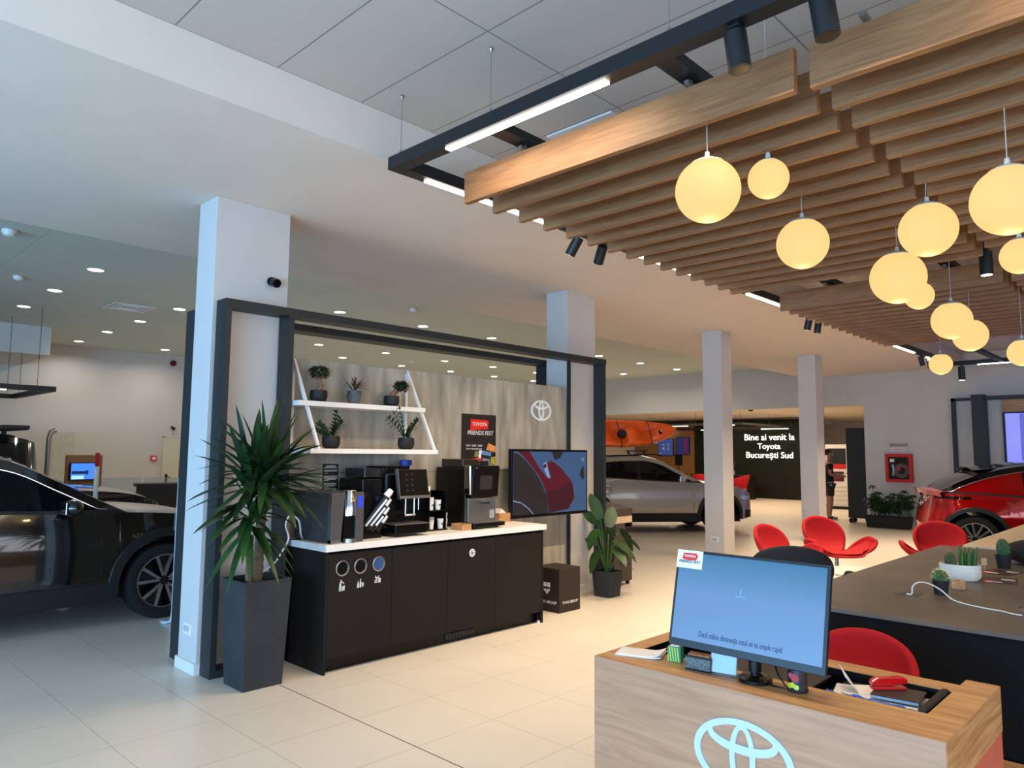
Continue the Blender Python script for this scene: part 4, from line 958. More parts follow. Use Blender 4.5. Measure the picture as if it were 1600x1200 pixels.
for x in (-1.6, .2):
    for y in (-.5, .5): m.box((x, y, 1.87), (.06, .06, .10))
m.build('rack_foot', CLAD, t)
P4 = dict(SUV, paint=SILP, drive=-.38, rail_mat=SILP, roof_mat=SILP, glass=GLASD, trim_mat=CLAD)
P4['glass'] = GLAS
sc_t, sside, szt, szR, *_ = make_car('suv_car', 'silver grey car with an orange kayak strapped on its roof, behind the second column', 'car', (13.55, 9.06, 0), math.radians(-38), P4)
m = MB()
for s in (1, -1): m.tube([(-1.5, s*.56, 1.50), (-1.4, s*.56, 1.545), (.1, s*.54, 1.60), (.25, s*.54, 1.575)], .016, 8)
m.build('roof_rail', CLAD, sc_t)
for x in (-1.05, -.15):
    m = MB(); m.b2((x-.03, -.68, 1.66), (x+.03, .68, 1.69)); m.box((x, .55, 1.63), (.05, .05, .07)); m.box((x, -.55, 1.63), (.05, .05, .07)); m.build('cross_bar', CLAD, sc_t)
# kayak
KO = mat('kayak_orange', (.95, .36, .08), .4, var=.06, coat=.2)
ca, sa = math.cos(math.radians(-38)), math.sin(math.radians(-38))
kx, ky = -.80, -.08
kay = thing('kayak', 'bright orange sit-on kayak strapped on the roof bars of the silver car', 'kayak', (13.55+kx*ca-ky*sa, 9.06+kx*sa+ky*ca, 1.705), math.radians(-38))
KL = 3.0
tilt = Matrix.Rotation(math.radians(52), 4, 'X')
def khw(u): return .36*max(0.0, 1-abs(u)**2.6)**.6
rows = []; deck = []
Tk = Matrix.Translation((0, -.02, .36)) @ tilt
for i in range(41):
    u = -1+2*i/40; hw = max(khw(u), .004); x = u*KL/2; lift = .16*abs(u)**3; r = []
    for k in range(17):
        a = PI*k/16; r.append(Tk @ Vector((x, -hw*math.cos(a), lift-.20*(1-abs(u)**4*.6)*math.sin(a)**.8)))
    rows.append(r)
    d = []
    for k in range(13):
        v = -1+2*k/12; dep = .17*max(0, 1-abs(v/.76)**8)*max(0, 1-abs(u/.93)**10) if abs(v) < .76 else 0
        d.append(Tk @ Vector((x, hw*v, lift+.03*(1-v*v)-dep*(.35+.65*math.sin(u*7+.6)**2))))
    deck.append(d)
m = MB(); m.grid(rows); m.build('hull', KO, kay, smooth=True)
m = MB(); m.grid(deck); m.build('deck', KO, kay, smooth=True, ang=60)
for u, r, mt in ((.80, .075, PLASTB), (.21, .10, CLAD), (-.62, .085, PLASTB)):
    m = MB(); m.X = Tk; m.lathe([(0, .03), (r*.9, .03), (r, .015), (r, -.06)], (u*KL/2, 0, .03 if r < .1 else -.02), 28); m.build('hatch', mt, kay, smooth=True)
m = MB(); m.X = Tk
m.prism([(-.03, -.01), (.03, -.01), (.03, .01), (-.01, .01), (-.01, .045), (-.03, .045)], (.80*KL/2, 0, .062), (1, 0, 0), (0, 1, 0), (0, 0, .002)); m.build('hatch_mark', WHT, kay)
m = MB(); m.X = Tk; m.b2((.60*KL/2, -.289, .0), (.70*KL/2, -.270, .03)); m.build('brand_label', WHT, kay)
for u in (.61, .16, -.4):
    pts = []
    u = {0: u}.get(0)
    hw = khw(u)+.012; lift = .16*abs(u)**3
    pts = [Tk @ Vector((u*KL/2, -hw*math.cos(a), lift-.212*math.sin(a)**.8)) for a in [PI*k/12 for k in range(13)]] + [Tk @ Vector((u*KL/2, hw*v, lift+.045)) for v in (.6, .2, -.2, -.6)]
    m = MB(); m.tube(pts, .009, 6, closed=True); m.build('strap', PLASTB, kay)
# red coupe-like car seen from its tail
CH = dict(SUV, L=4.25, W=1.79, axles=(-1.47, 1.19), paint=REDC, roof_mat=BLKP, pillar_mat=BLKP, cpillar=REDC, rail_mat=BLKP, glass=GLASD, glass_r=GLASD, spokes=6, style=0, cw=.05, sh=.10, flare=.05,
  belt=[(-2.125, .80), (-2.05, 1.00), (-1.80, 1.04), (-1.3, 1.03), (-.6, .98), (.6, .95), (1.05, .94), (1.6, .90), (1.95, .80), (2.125, .62)],
  roof=[(-1.98, 1.045), (-1.6, 1.24), (-1.2, 1.38), (-.7, 1.48), (-.1, 1.52), (.3, 1.46), (.75, 1.26), (1.30, .95)], win=(-.80, 1.12), pillars=((-.15, .03),), screens=(.30, -1.10), bright=True,
  seams=([(-.17, .98), (-.17, .33)], [(-.95, 1.0), (-.90, .75), (-.78, .50)]), handles=((-.02, .84),), interior=False, tail_z=.84, lean=.10, rear_patch=False)
rc = thing
ang = math.radians(-67)
wx, wy = 13.0, 2.72     # rear wheel, near side
ox = wx - (CH['axles'][0]*math.cos(ang) + .79*math.sin(ang)); oy = wy - (CH['axles'][0]*math.sin(ang) - .79*math.cos(ang))
t, rside, *_r = make_car('coupe_suv_car', 'glossy red car with black roof seen from its tail at the right edge', 'car', (ox, oy, 0), ang, CH)
gp = _r[-2]; tpf = _r[-1]
m = MB(); m.grid([[(-1.05, .60*u, 1.475-.05*u*u), (-1.25, .62*u, 1.465-.05*u*u), (-1.42, .60*u, 1.445-.05*u*u), (-1.38, .60*u, 1.415-.05*u*u), (-1.15, .58*u, 1.395-.05*u*u)] for u in np.linspace(-1, 1, 9)]); m.build('roof_spoiler', BLKP, t, smooth=True)
m = MB(); m.grid([[(-1.80+.12*u*u, .80*u, 1.085-.04*u*u), (-1.98+.14*u*u, .81*u, 1.105-.04*u*u), (-2.13+.22*u*u, .80*u, 1.09-.04*u*u), (-2.10+.22*u*u, .80*u, 1.02-.04*u*u), (-1.84+.12*u*u, .79*u, .99-.03*u*u)] for u in np.linspace(-1, 1, 17)]); m.build('tail_spoiler', REDC, t, smooth=True)
for s in (1, -1):
    m = MB(); m.grid([[rside(x, z, s, .010) for z in (.955, .975, .995)] for x in np.linspace(-2.10, -1.50, 8)]); m.build('lamp_strip', GLASD, t, smooth=True)

# ------------------------------------------------------------ lounge chairs (shell with back fan and two arm petals)
def swan(label, loc, rz, mt, name='lounge_chair', cat='chair', group=None, s=1.05, legs=True, arm=1.0):
    t = thing(name, label, cat, loc, rz, group)
    N, K = 96, 14; rows = []
    def lobes(th):            # th: 0 front, pi back
        a = abs((th+PI) % (2*PI)-PI); d = math.degrees(a)
        back = max(0, 1-((180-d)/60)**2)**.38 if d > 120 else 0
        armv = max(0, 1-((d-82)/34)**2)**.75
        fr = max(0, 1-(d/72)**2)**.5
        R = .17 + .19*back + .24*armv + .14*fr
        H = .03 + (.40-.05*((180-d)/60)**2)*back + .19*armv*arm
        return R, H
    for i in range(N):
        th = 2*PI*i/N; R, H = lobes(th); r = []
        for k in range(K+1):
            q = k/K; hr = R*math.sin(min(1, q)*PI/2)**.9; z = .375+H*q**2.0
            wide = 1.12+.18*q*(1 if math.cos(th) < -.45 else 0)
            x, y = hr*math.cos(th), hr*math.sin(th)*wide
            r.append((x*s, y*s, z*s))
        rows.append(r)
    m = MB(); ids = m.grid(rows+[rows[0]])
    o = m.build('shell', mt, t, smooth=True, solid=.045, subsurf=1)
    o.modifiers['s'].offset = -1
    if legs:
        m = MB(); m.cyl((0, 0, .05*s), (0, 0, .36*s), .022, n=16)
        for k in range(4):
            a = PI/4+k*PI/2; m.tube([(0, 0, .07), (.12*math.cos(a), .12*math.sin(a), .06), (.30*s*math.cos(a), .30*s*math.sin(a), .012)], [.016, .013, .010], 10)
        m.build('star_base', STEEL, t, smooth=True)
    return t
G = 'red lounge chairs around the small white tables'
swan('leftmost of the red lounge chairs, partly hidden by the charcoal chair back', (8.20, 3.55, 0), math.radians(-100), RED, group=G, s=1.0)
swan('red lounge chair in front of the fourth column with a spread arm petal', (9.15, 3.36, 0), math.radians(-118), RED, group=G, s=1.06)
swan('rightmost red lounge chair just before the red car and beside the grey table', (9.80, 2.38, 0), math.radians(200), RED, group=G, s=1.02)
swan('red chair behind the reception desk with only its curved back showing', (3.72, 1.30, 0), math.radians(190), RED, s=.90)
swan('charcoal chair with its back to the camera beside the grey table', (6.02, 2.60, 0), math.radians(28), DARKF, s=1.12)
for x, y, lb in ((7.62, 2.50, 'low round white table edge showing beyond the grey table between red chairs'), (6.75, 2.62, 'low round white table just behind the charcoal chair')):
    t = thing('coffee_table', lb, 'table', (x, y, 0), 0, 'low white round tables')
    m = MB(); m.lathe([(0, .455), (.36, .455), (.375, .462), (.375, .478), (.36, .485), (0, .485)], n=48); m.build('table_top', WHITE2, t, smooth=True)
    m = MB(); m.cyl((0, 0, .012), (0, 0, .454), .025); m.build('column', STEEL, t); m = MB(); m.lathe([(0, 0), (.22, 0), (.22, .008), (.03, .02), (0, .02)], n=36); m.build('base_plate', STEEL, t, smooth=True)

# ------------------------------------------------------------ long grey table and the pale one behind it
def stone(name, a, b, sc):
    m = mat(name, a, .45, var=.0); nt = m.node_tree; bs = nt.nodes['Principled BSDF']
    g = nt.nodes.new('ShaderNodeNewGeometry'); n = nt.nodes.new('ShaderNodeTexNoise'); n.inputs['Scale'].default_value = sc; n.inputs['Detail'].default_value = 8; nt.links.new(g.outputs['Position'], n.inputs['Vector'])
    r = nt.nodes.new('ShaderNodeValToRGB'); e = r.color_ramp.elements; e[0].position = .35; e[1].position = .68; e[0].color = lin(a); e[1].color = lin(b)
    nt.links.new(n.outputs[0], r.inputs[0]); nt.links.new(r.outputs[0], bs.inputs['Base Color']); return m
SLAB = stone('grey_brown_slab', (.30, .28, .26), (.38, .345, .32), 2.5); TERR = stone('pale_terrazzo', (.70, .63, .52), (.84, .78, .68), 40)
BPAN = mat('black_table_panel', (.065, .062, .068), .8, var=.04, spec=.15)
t = thing('meeting_table', 'long grey-brown slab table with a solid black front panel', 'table', (0, 0, 0))
MB().b2((4.27, -3.2, .728), (8.02, 1.97, .75)).build('table_top', SLAB, t, bevel=.002)
MB().b2((4.285, -3.15, .165), (4.31, 1.90, .7275)).build('front_panel', BPAN, t)
MB().b2((4.32, 1.80, .165), (7.9, 1.83, .7275)).build('side_panel', BPAN, t)
MB().b2((4.30, -3.15, 0), (7.9, 1.80, .16)).build('plinth', BLACKM, t)
m = MB()
for x in (5.34, 6.68): m.b2((x, -3.2, .7502), (x+.003, 1.97, .7506))
m.build('joint_line', mat('joint_pale', (.55, .50, .45), .5), t)
t = thing('oak_bench', 'low oak plinth board running along the foot of the grey table', 'bench', (0, 0, 0))
MB().b2((3.92, -3.0, .13), (4.262, .98, .16)).build('board', OAK, t, bevel=.002); MB().b2((3.96, -2.95, 0), (4.24, .94, .129)).build('base', OAK, t)
t = thing('terrazzo_table', 'pale speckled table continuing behind the far end of the grey table', 'table', (0, 0, 0))
MB().b2((8.03, -3.2, .74), (11.9, 1.78, .77)).build('table_top', TERR, t, bevel=.002); MB().b2((8.2, -3.1, 0), (11.7, 1.6, .739)).build('base', BLACKM, t)

def spines(m, c, r, n, L, zr=(0, 1)):
    for k in range(n):
        a = random.uniform(0, 2*PI); b = random.uniform(*zr); q = math.sqrt(max(0, 1-b*b)); d = Vector((q*math.cos(a), q*math.sin(a), b))
        p = Vector(c)+Vector((d.x*r[0], d.y*r[0], d.z*r[1])); m.tube([p, p+d*L], [.0006, .0002], 3, caps=False)
def ribbed(c, r, h, n=14):
    m = MB(); rows = []
    for i in range(15):
        a = PI*i/14-PI/2; rows.append([((r*math.cos(a)*(1+.09*math.cos(n*2*PI*j/56)))*math.cos(2*PI*j/56)+c[0], (r*math.cos(a)*(1+.09*math.cos(n*2*PI*j/56)))*math.sin(2*PI*j/56)+c[1], c[2]+h*math.sin(a)) for j in range(56)])
    m.grid(rows, True); return m
CACT = mat('cactus_green', (.18, .30, .16), .6, var=.3, scale=30); SPN = mat('cactus_spines', (.90, .86, .62), .7, var=0)
random.seed(21)
t = thing('cactus_plant', 'round spiny cactus in small black pot beside the table power socket', 'potted plant', (5.17, 1.275, .7505))
m = MB(); m.lathe([(0, 0), (.036, 0), (.047, .085), (.042, .085), (.040, .075), (0, .075)], n=28); m.build('pot', MATB, t, smooth=True)
ribbed((0, 0, .105), .044, .045).build('cactus_body', CACT, t, smooth=True)
m = MB(); spines(m, (0, 0, .105), (.046, .047), 260, .014, (-.2, 1)); m.build('spines', SPN, t)
t = thing('cactus_plant', 'tall green cactus in black pot near the black bag', 'potted plant', (6.75, 1.225, .7505))
m = MB(); m.lathe([(0, 0), (.042, 0), (.055, .10), (.049, .10), (.046, .09), (0, .09)], n=28); m.build('pot', MATB, t, smooth=True)
ribbed((0, 0, .15), .042, .075, 12).build('cactus_body', CACT, t, smooth=True)
m = MB(); spines(m, (0, 0, .15), (.043, .076), 180, .010, (-.6, 1)); m.build('spines', mat('pale_spines', (.62, .60, .42), .7), t)
t = thing('succulent_bowl', 'white oval bowl with two cacti and green shoots on the grey table', 'potted plant', (5.90, 1.33, .7505), .2)
m = MB(); m.X = Matrix.Diagonal((1, 1.35, 1, 1)); m.lathe([(0, .004), (.078, .004), (.094, .03), (.094, .108), (.086, .108), (.084, .09), (0, .09)], n=40); m.build('bowl', mat('speckled_white', (.84, .82, .78), .5, var=.06, scale=60), t, smooth=True)
m = MB(); m.X = Matrix.Diagonal((1, 1.3, 1, 1)); m.lathe([(0, 0), (.082, 0), (.082, .0035), (0, .0035)], n=36); m.build('saucer', mat('bowl_base_grey', (.42, .42, .45), .5), t, smooth=True)
ribbed((-.01, .055, .125), .036, .062).build('cactus_body', CACT, t, smooth=True)
m = MB(); spines(m, (-.01, .055, .125), (.038, .064), 240, .012, (-.3, 1)); m.build('spines', mat('rust_spines', (.78, .55, .35), .7), t)
m = MB()
for k in range(9):
    a = k*2.4; x, y = .045*math.cos(a)*.8, -.045+.045*math.sin(a); h = random.uniform(.10, .17); m.tube([(x, y, .09), (x*1.1, y*1.1, .09+h*.6), (x*1.2, y*1.2, .08+h)], [.010, .010, .004], 8)
m.build('shoots', GREENB, t, smooth=True)
t = thing('plant_tag', 'small kraft price tag card stuck in the white cactus bowl', 'tag', (5.93, 1.19, .845)); m = MB(); m.X = Matrix.Rotation(.6, 4, 'Z'); m.box((0, 0, .04), (.002, .035, .05)); m.box((0, 0, -.0), (.002, .004, .03)); m.build('card', mat('kraft', (.66, .54, .40), .7), t)
t = thing('wooden_block', 'small light wooden block in front of the white cactus bowl', 'block', (5.47, 1.245, .7505), .1)
MB().box((0, 0, .028), (.05, .078, .055)).build('block', OAKX, t, bevel=.003); MB().box((0, 0, .056), (.02, .025, .001)).build('logo_mark', mat('burnt_mark', (.4, .25, .12), .6), t)
t = thing('power_socket', 'flush metal power socket plate in the grey table top', 'socket', (5.02, 1.38, .7503), 0)
MB().b2((-.05, -.02, 0), (.10, .10, .002)).build('plate', mat('socket_plate', (.30, .27, .27), .35, .4), t); 
m = MB()
for y in (.02, .055): m.lathe([(0, .0022), (.012, .0022), (.012, .0045), (0, .0045)], (.03, y, 0), 16)
m.build('outlet', PLASTB, t); MB().box((.005, .035, .004), (.022, .03, .004)).build('usb_port', WHT, t)
m = MB(); P_ = [(5.03, 1.40, .757), (5.05, 1.40, .80), (5.07, 1.37, .825), (5.06, 1.31, .825), (5.03, 1.24, .80), (4.97, 1.17, .765), (4.93, 1.10, .755), (4.89, 1.03, .755), (4.86, .96, .755), (4.84, .90, .756), (4.80, .84, .756), (4.79, .80, .757)]
m.smooth(P_, .0042, 8); o = m.build('charging_cable', mat('white_cable', (.82, .82, .82), .5), smooth=True); tag(o, 'thin white charging cable arching across the grey table top', 'cable')
t = thing('cable_clip_stand', 'small folded white metal stand at the end of the charging cable', 'stand', (4.80, .77, .7505), .3)
m = MB(); m.tube([(-.03, -.05, .004), (.03, .03, .03), (.05, -.05, .004), (-.02, .04, .05), (.0, -.02, .06)], .004, 8); m.box((0, -.02, .003), (.08, .10, .003)); m.build('frame', CHROME, t, smooth=True)
POST = mat('flyer_ink', (.22, .15, .16), .45, var=.5, scale=22)
for (x, y, a, lb) in ((6.05, 1.13, .15, 'nearer dark printed flyer lying on the grey table right of the cactus bowl'), (6.50, 1.20, -.2, 'farther dark printed flyer lying on the grey table before the tall cactus')):
    t = thing('flyer', lb, 'flyer', (x, y, .7508), a, 'printed flyers on the grey table')
    MB().box((0, 0, .0006), (.30, .21, .0011)).build('sheet', POST, t)
    for i, (c, dx, dy, w, h) in enumerate(((.75, -.08, .06, .10, .05), (.9, -.09, .03, .03, .10), (.9, .05, -.05, .012, .08), (.9, .08, -.05, .012, .08), (.9, .02, -.06, .010, .06))):
        MB().box((dx, dy, .0014+.0003*i), (w, h, .0003)).build('print_block', WHT if i else REDP, t)
t = thing('shoulder_bag', 'black soft bag lying on the grey table at the right picture edge', 'bag', (7.15, 1.05, .758), .2)
m = MB(); rows = []
for i in range(13):
    u = -1+2*i/12; r = []
    for k in range(16):
        a = 2*PI*k/16; w = .13*(1-abs(u)**5*.7); h = .085*(1-abs(u)**4*.5)*(1+.12*math.sin(u*5)); r.append((w*math.copysign(abs(math.cos(a))**.6, math.cos(a)), u*.24, .09+h*math.copysign(abs(math.sin(a))**.6, math.sin(a))))
    rows.append(r)
m.grid(rows, True); m.face(list(range(16))[::-1]); m.face([len(m.v)-16+i for i in range(16)]); m.build('bag_body', DARKF, t, smooth=True, ang=60)
m = MB(); m.tube([(-.135, -.18, .10), (-.20, -.08, .02), (-.22, .05, .012), (-.16, .15, .05), (-.135, .18, .10)], .010, 8); m.build('strap', PLASTB, t, smooth=True)
t = thing('computer_mouse', 'silver and black mouse on the table edge beside the bag', 'mouse', (6.2, .74, .7505)); m = MB(); m.lathe2([(math.sin(PI*i/10), -math.cos(PI*i/10)) for i in range(5, 11)], (0, 0, .0), .05, 20, (.7, 1.1, .65)); m.build('mouse_body', STEEL, t, smooth=True)

# ------------------------------------------------------------ reception desk
DX0, DX1, DY0, DY1, DZ = 2.54, 3.295, .632, 1.945, .75
t = thing('reception_desk', 'oak-topped reception desk with grey wood front and white oval logo', 'desk', (0, 0, 0))
RX0, RX1, RY0, RY1 = 2.775, 3.09, .740, 1.86
m = MB(); z0, z1 = .66, DZ
m.b2((DX0, DY0, z0), (RX0, DY1, z1)); m.b2((RX0, DY0, z0), (DX1, RY0, z1)); m.b2((RX0, RY1, z0), (3.20, DY1, z1)); m.b2((RX1, RY0, z0), (3.20, RY1, z1)); m.build('desk_top', OAK, t)
MB().b2((RX0, RY0, z0), (RX1, RY1, z0+.02)).build('recess_tray', PLASTB, t)
for p, q in (((RX0, RY0, z0+.0205), (RX0+.002, RY1, DZ-.002)), ((RX1-.002, RY0, z0+.0205), (RX1, RY1, DZ-.002)), ((RX0+.002, RY1-.002, z0+.0205), (RX1-.002, RY1, DZ-.002)), ((RX0+.002, RY0, z0+.0205), (RX1-.002, RY0+.002, DZ-.002))): MB().b2(p, q).build('recess_dark_strip', PLASTB, t)  # thin dark strips added over the oak recess walls to darken the inside
m = MB(); m.b2((DX0-.004, DY0, .0), (DX0, DY1, DZ-.002)); m.build('front_panel', ASH, t)
m = MB(); m.b2((DX0+.0005, DY0-.0025, .59), (DX1, DY0, DZ-.0005)); m.build('side_rail', OAKX, t)
MB().b2((DX0, DY0, 0), (DX1, DY0+.03, .59)).build('side_panel', mat('coral_panel', (.72, .36, .28), .5, var=.03), t)
MB().b2((DX0, DY1-.03, 0), (DX1-.1, DY1, .659)).build('side_panel', ASH, t)
m = MB(); emblem(m, (DX0-.0045, 1.281, .522), (0, -1, 0), (0, 0, 1), (-.006, 0, 0), .192); m.build('emblem', mat('logo_white', (.74, .79, .90), .35, var=0), t)
# monitor
t = thing('computer_monitor', 'black monitor with bright blue screen on the reception desk', 'monitor', (2.62, 1.325, .842))
T = Matrix.Rotation(math.atan2(.087, .368), 4, 'Y')
def mb_m(): m = MB(); m.X = T; return m
MW, MH = .622, .378
m = mb_m(); m.b2((0, -MW/2, 0), (.022, MW/2, MH)); m.b2((.022, -.16, .07), (.05, .16, .27)); m.build('housing', mat('monitor_black', (.06, .065, .075), .35), t, bevel=.002)
def blue():
    m = bpy.data.materials.new('monitor_picture'); m.use_nodes = True; nt = m.node_tree; b = nt.nodes['Principled BSDF']; b.inputs['Roughness'].default_value = .3
    tc = nt.nodes.new('ShaderNodeTexCoord'); sp = nt.nodes.new('ShaderNodeSeparateXYZ'); nt.links.new(tc.outputs['Generated'], sp.inputs[0])
    r = nt.nodes.new('ShaderNodeValToRGB'); e = r.color_ramp.elements; e[0].color = lin((.44, .62, .86)); e[1].color = lin((.22, .50, .70)); e[0].position = .55; e[1].position = .98
    nt.links.new(sp.outputs['Z'], r.inputs[0]); nt.links.new(r.outputs[0], b.inputs['Emission Color']); b.inputs['Emission Strength'].default_value = .66; b.inputs['Base Color'].default_value = (.02, .03, .04, 1); return m
m = mb_m(); m.b2((-.0015, -MW/2+.012, .028), (-.0002, MW/2-.012, MH-.012)); scr = m.build('screen', blue(), t)
Rm = T @ Matrix.Translation((-.003, .012, .058)) @ Matrix.Scale(1.7, 4, (0, 0, 1)) @ Matrix.Rotation(-PI/2, 4, 'Z') @ Matrix.Rotation(PI/2, 4, 'X')
text('screen_text', 'Dacă mâine dimineața totul se va umple rapid', .028, mat('screen_text_blue', (.10, .20, .36), .5, var=0), scr, mtx=Rm, width=.335, ext=.0003)
Rm = T @ Matrix.Translation((-.003, .02, .22)) @ Matrix.Rotation(-PI/2, 4, 'Z') @ Matrix.Rotation(PI/2, 4, 'X')
m = MB(); m.X = Rm; m.prism([(-.02, 0), (.02, 0), (.02, .003), (-.02, .003)], (0, 0, 0), (1, 0, 0), (0, 1, 0), (0, 0, .0004)); m.prism([(-.003, .008), (.003, .008), (.002, .030), (-.002, .030)], (0, 0, 0), (1, 0, 0), (0, 1, 0), (0, 0, .0004)); m.build('screen_mark', mat('screen_mark_pale', (.3, .4, .5), .4, var=0, emit=(.50, .68, .88), es=.62), scr)
m = MB(); m.lathe([(0, -.0915), (.062, -.0915), (.062, -.080), (.050, -.070), (0, -.070)], (.075, -.02, 0), 36); m.cyl((.075, -.02, -.07), (.075, -.02, .12), .016); m.cyl((.075, -.02, -.055), (.075, -.02, -.01), .024); m.b2((.045, -.05, .08), (.078, .01, .14)); m.build('stand', PLASTB, t, smooth=True)
m = MB(); m.tube([(.08, -.05, .10), (.07, -.09, .02), (.05, -.12, -.04), (.04, -.16, -.083), (.045, -.10, -.085), (.10, -.02, -.065)], .004, 8); m.build('monitor_cable', PLASTB, t, smooth=True)
t = thing('monitor_sticker', 'white festival card stuck on upper left corner of the monitor', 'sticker', (2.62, 1.325, .842))
m = mb_m(); m.b2((-.004, MW/2-.117, MH-.074), (-.0018, MW/2-.002, MH-.002)); m.build('card', PAPER, t)
m = mb_m(); yy = MW/2-.0595; m.prism([(-.034, .0), (-.030, .024), (.028, .026), (.038, .014), (.030, -.002), (-.01, -.004)], (-.0042, yy, MH-.038), (0, -1, 0), (0, 0, 1), (-.0003, 0, 0)); m.build('red_patch', RD, t)
for s_, z, w, mt in (('TOYOTA', MH-.026, .052, WHT), ('FRIENDS FEST', MH-.048, .098, PLASTB)):
    text('lettering', s_, .02, mt, t, mtx=T @ Matrix.Translation((-.0049, yy, z)) @ Matrix.Rotation(-PI/2, 4, 'Z') @ Matrix.Rotation(PI/2, 4, 'X'), width=w, ext=.0002, shear=.2, bold=.0004)
# things on the desk
t = thing('paper_stack', 'few white sheets curling at the left end of the reception desk', 'paper', (2.69, 1.83, DZ+.0005), .35)
for k in range(3):
    m = MB(); rows = []
    for i in range(9):
        u = i/8; rows.append([(-.06+.13*u, y, .001+.002*k+(.016 if k == 2 else .006)*max(0, (-y-.05)/.06)**2*(1 if y < -.05 else 0)) for y in np.linspace(-.11, .085, 12)])
    m.grid(rows); m.build('sheet', PAPER, t, smooth=True, solid=.0008)
t = thing('tea_box', 'small green and yellow striped card box on the desk', 'box', (2.715, 1.66, DZ+.0005), .25)
MB().box((0, 0, .03), (.045, .055, .06)).build('box_body', mat('green_box', (.12, .45, .30), .5, var=.1), t)
m = MB()
for k in range(5): m.prism([(-.027+.011*k, -.0), (-.021+.011*k, 0), (-.028+.011*k, .058), (-.034+.011*k if k else -.027, .058)], (-.0232, 0, .001), (0, -1, 0), (0, 0, 1), (-.0005, 0, 0))
m.build('stripes', mat('yellow_green', (.70, .78, .30), .5), t); MB().box((0, 0, .0612), (.03, .04, .002)).build('lid_flap', WHT, t)
t = thing('card_holder', 'black wire mesh box holding orange business cards on the desk', 'box', (2.675, 1.525, DZ+.0005), .12)
MESH = mat('mesh_silver', (.34, .34, .33), .4, .5, var=.6, scale=160)
m = MB(); m.b2((-.028, -.052, 0), (.028, .052, .006)); m.b2((-.028, -.052, .048), (-.022, .052, .054)); m.b2((.022, -.052, .048), (.028, .052, .06)); m.build('rim', PLASTB, t)
m = MB(); m.b2((-.027, -.051, .006), (-.025, .051, .048)); m.b2((-.025, -.051, .006), (.027, -.049, .048)); m.b2((-.025, .049, .006), (.027, .051, .048)); m.b2((.025, -.049, .006), (.027, .049, .048)); m.build('mesh_side', MESH, t)
m = MB(); m.b2((-.015, -.045, .008), (.018, .045, .060)); m.build('cards', mat('orange_cards', (.62, .36, .20), .5, var=.5, scale=70), t)
t = thing('leaflet_stand', 'clear acrylic stand with a blank white leaflet before the monitor foot', 'stand', (2.680, 1.428, DZ+.0005), .2)
ACR = mat('acrylic', (.85, .90, .94), .05, var=0, trans=.9, ior=1.3)
m = MB(); m.X = Matrix.Rotation(.22, 4, 'Y'); m.b2((-.006, -.05, .004), (-.003, .05, .075)); m.b2((.003, -.05, .004), (.006, .05, .078)); m.build('acrylic_plate', ACR, t)
m = MB(); m.X = Matrix.Rotation(.22, 4, 'Y'); m.b2((-.002, -.047, .006), (.002, .047, .074)); m.build('leaflet', WHT, t); MB().b2((-.012, -.05, 0), (.035, .05, .003)).build('foot', ACR, t)
t = thing('candy_tin', 'dark cup with yellow and red fruit print right of the monitor foot', 'cup', (2.695, 1.142, DZ+.0005))
m = MB(); m.lathe([(0, 0), (.035, 0), (.037, .004), (.037, .008), (.034, .010), (.034, .078), (.031, .078), (.031, .01)], n=32); m.build('cup_body', mat('dark_print_cup', (.15, .12, .14), .35, var=.6, scale=55), t, smooth=True)
for k, (a, z, r, c) in enumerate(((2.6, .022, .010, (.80, .80, .20)), (3.0, .026, .010, (.80, .75, .15)), (3.4, .020, .009, (.70, .78, .25)), (3.25, .052, .014, (.66, .18, .20)), (2.8, .058, .010, (.70, .30, .38)))):
    m = MB(); m.X = Matrix.Rotation(a, 4, 'Z'); m.prism(ell(r, r, 0, z, 16), (.0338, 0, 0), (0, 1, 0), (0, 0, 1), (.0010, 0, 0)); m.build('fruit_print', mat('fruit_%d' % k, c, .5), t)
m = MB(); m.tube([(.005, 0, .012), (-.01, .014, .10)], .005, 8); m.build('pen', PLASTB, t)
t = thing('laptop', 'closed dark laptop lying in the desk recess behind the monitor', 'laptop', (2.94, 1.36, .6805), 0)
MB().box((0, 0, .018), (.255, .40, .034)).build('laptop_base', PLASTB, t, bevel=.004); MB().box((0, 0, .0395), (.255, .40, .008)).build('lid', mat('dark_lid', (.20, .18, .17), .45), t, bevel=.003)
for i, (x, y, a, dz, lb) in enumerate(((2.93, .96, .25, .0, 'white sheet of paper spread under the black notebook'), (2.95, .90, -.35, .004, 'second white sheet sticking out to the right under the notebook'))):
    m = MB(); m.box((0, 0, .001), (.22, .27, .0015)); o = m.build('paper_sheet', PAPER, loc=(x, y, .716+dz), rot=(0, 0, a)); tag(o, lb, 'paper')
t = thing('folded_paper', 'white sheet folded upright in a sharp corner beside the stapler', 'paper', (2.96, 1.03, .7225), .5)
m = MB(); m.grid([[(-.05, 0, 0), (.05, 0, 0)], [(-.045, .045, .055), (.055, .05, .075)]]); m.build('flap', PAPER, t, solid=.001); m = MB(); m.grid([[(-.06, 0, 0), (.06, 0, 0)], [(-.05, -.10, .001), (.07, -.09, .001)]]); m.build('sheet', PAPER, t, solid=.001)
t = thing('paper_tray', 'dark tray filling the recess under the papers and notebook', 'tray', (2.93, .905, .6808))  # plain solid tray block under the papers, no wire basket
m = MB(); m.b2((-.145, -.125, 0), (.145, .20, .034)); m.b2((-.145, -.125, .034), (-.141, .20, .040)); m.build('tray_body', FRAMEM, t)
t = thing('notebook', 'closed black notebook with pale blue page edges under the red stapler', 'notebook', (2.965, .885, .7235), .12)
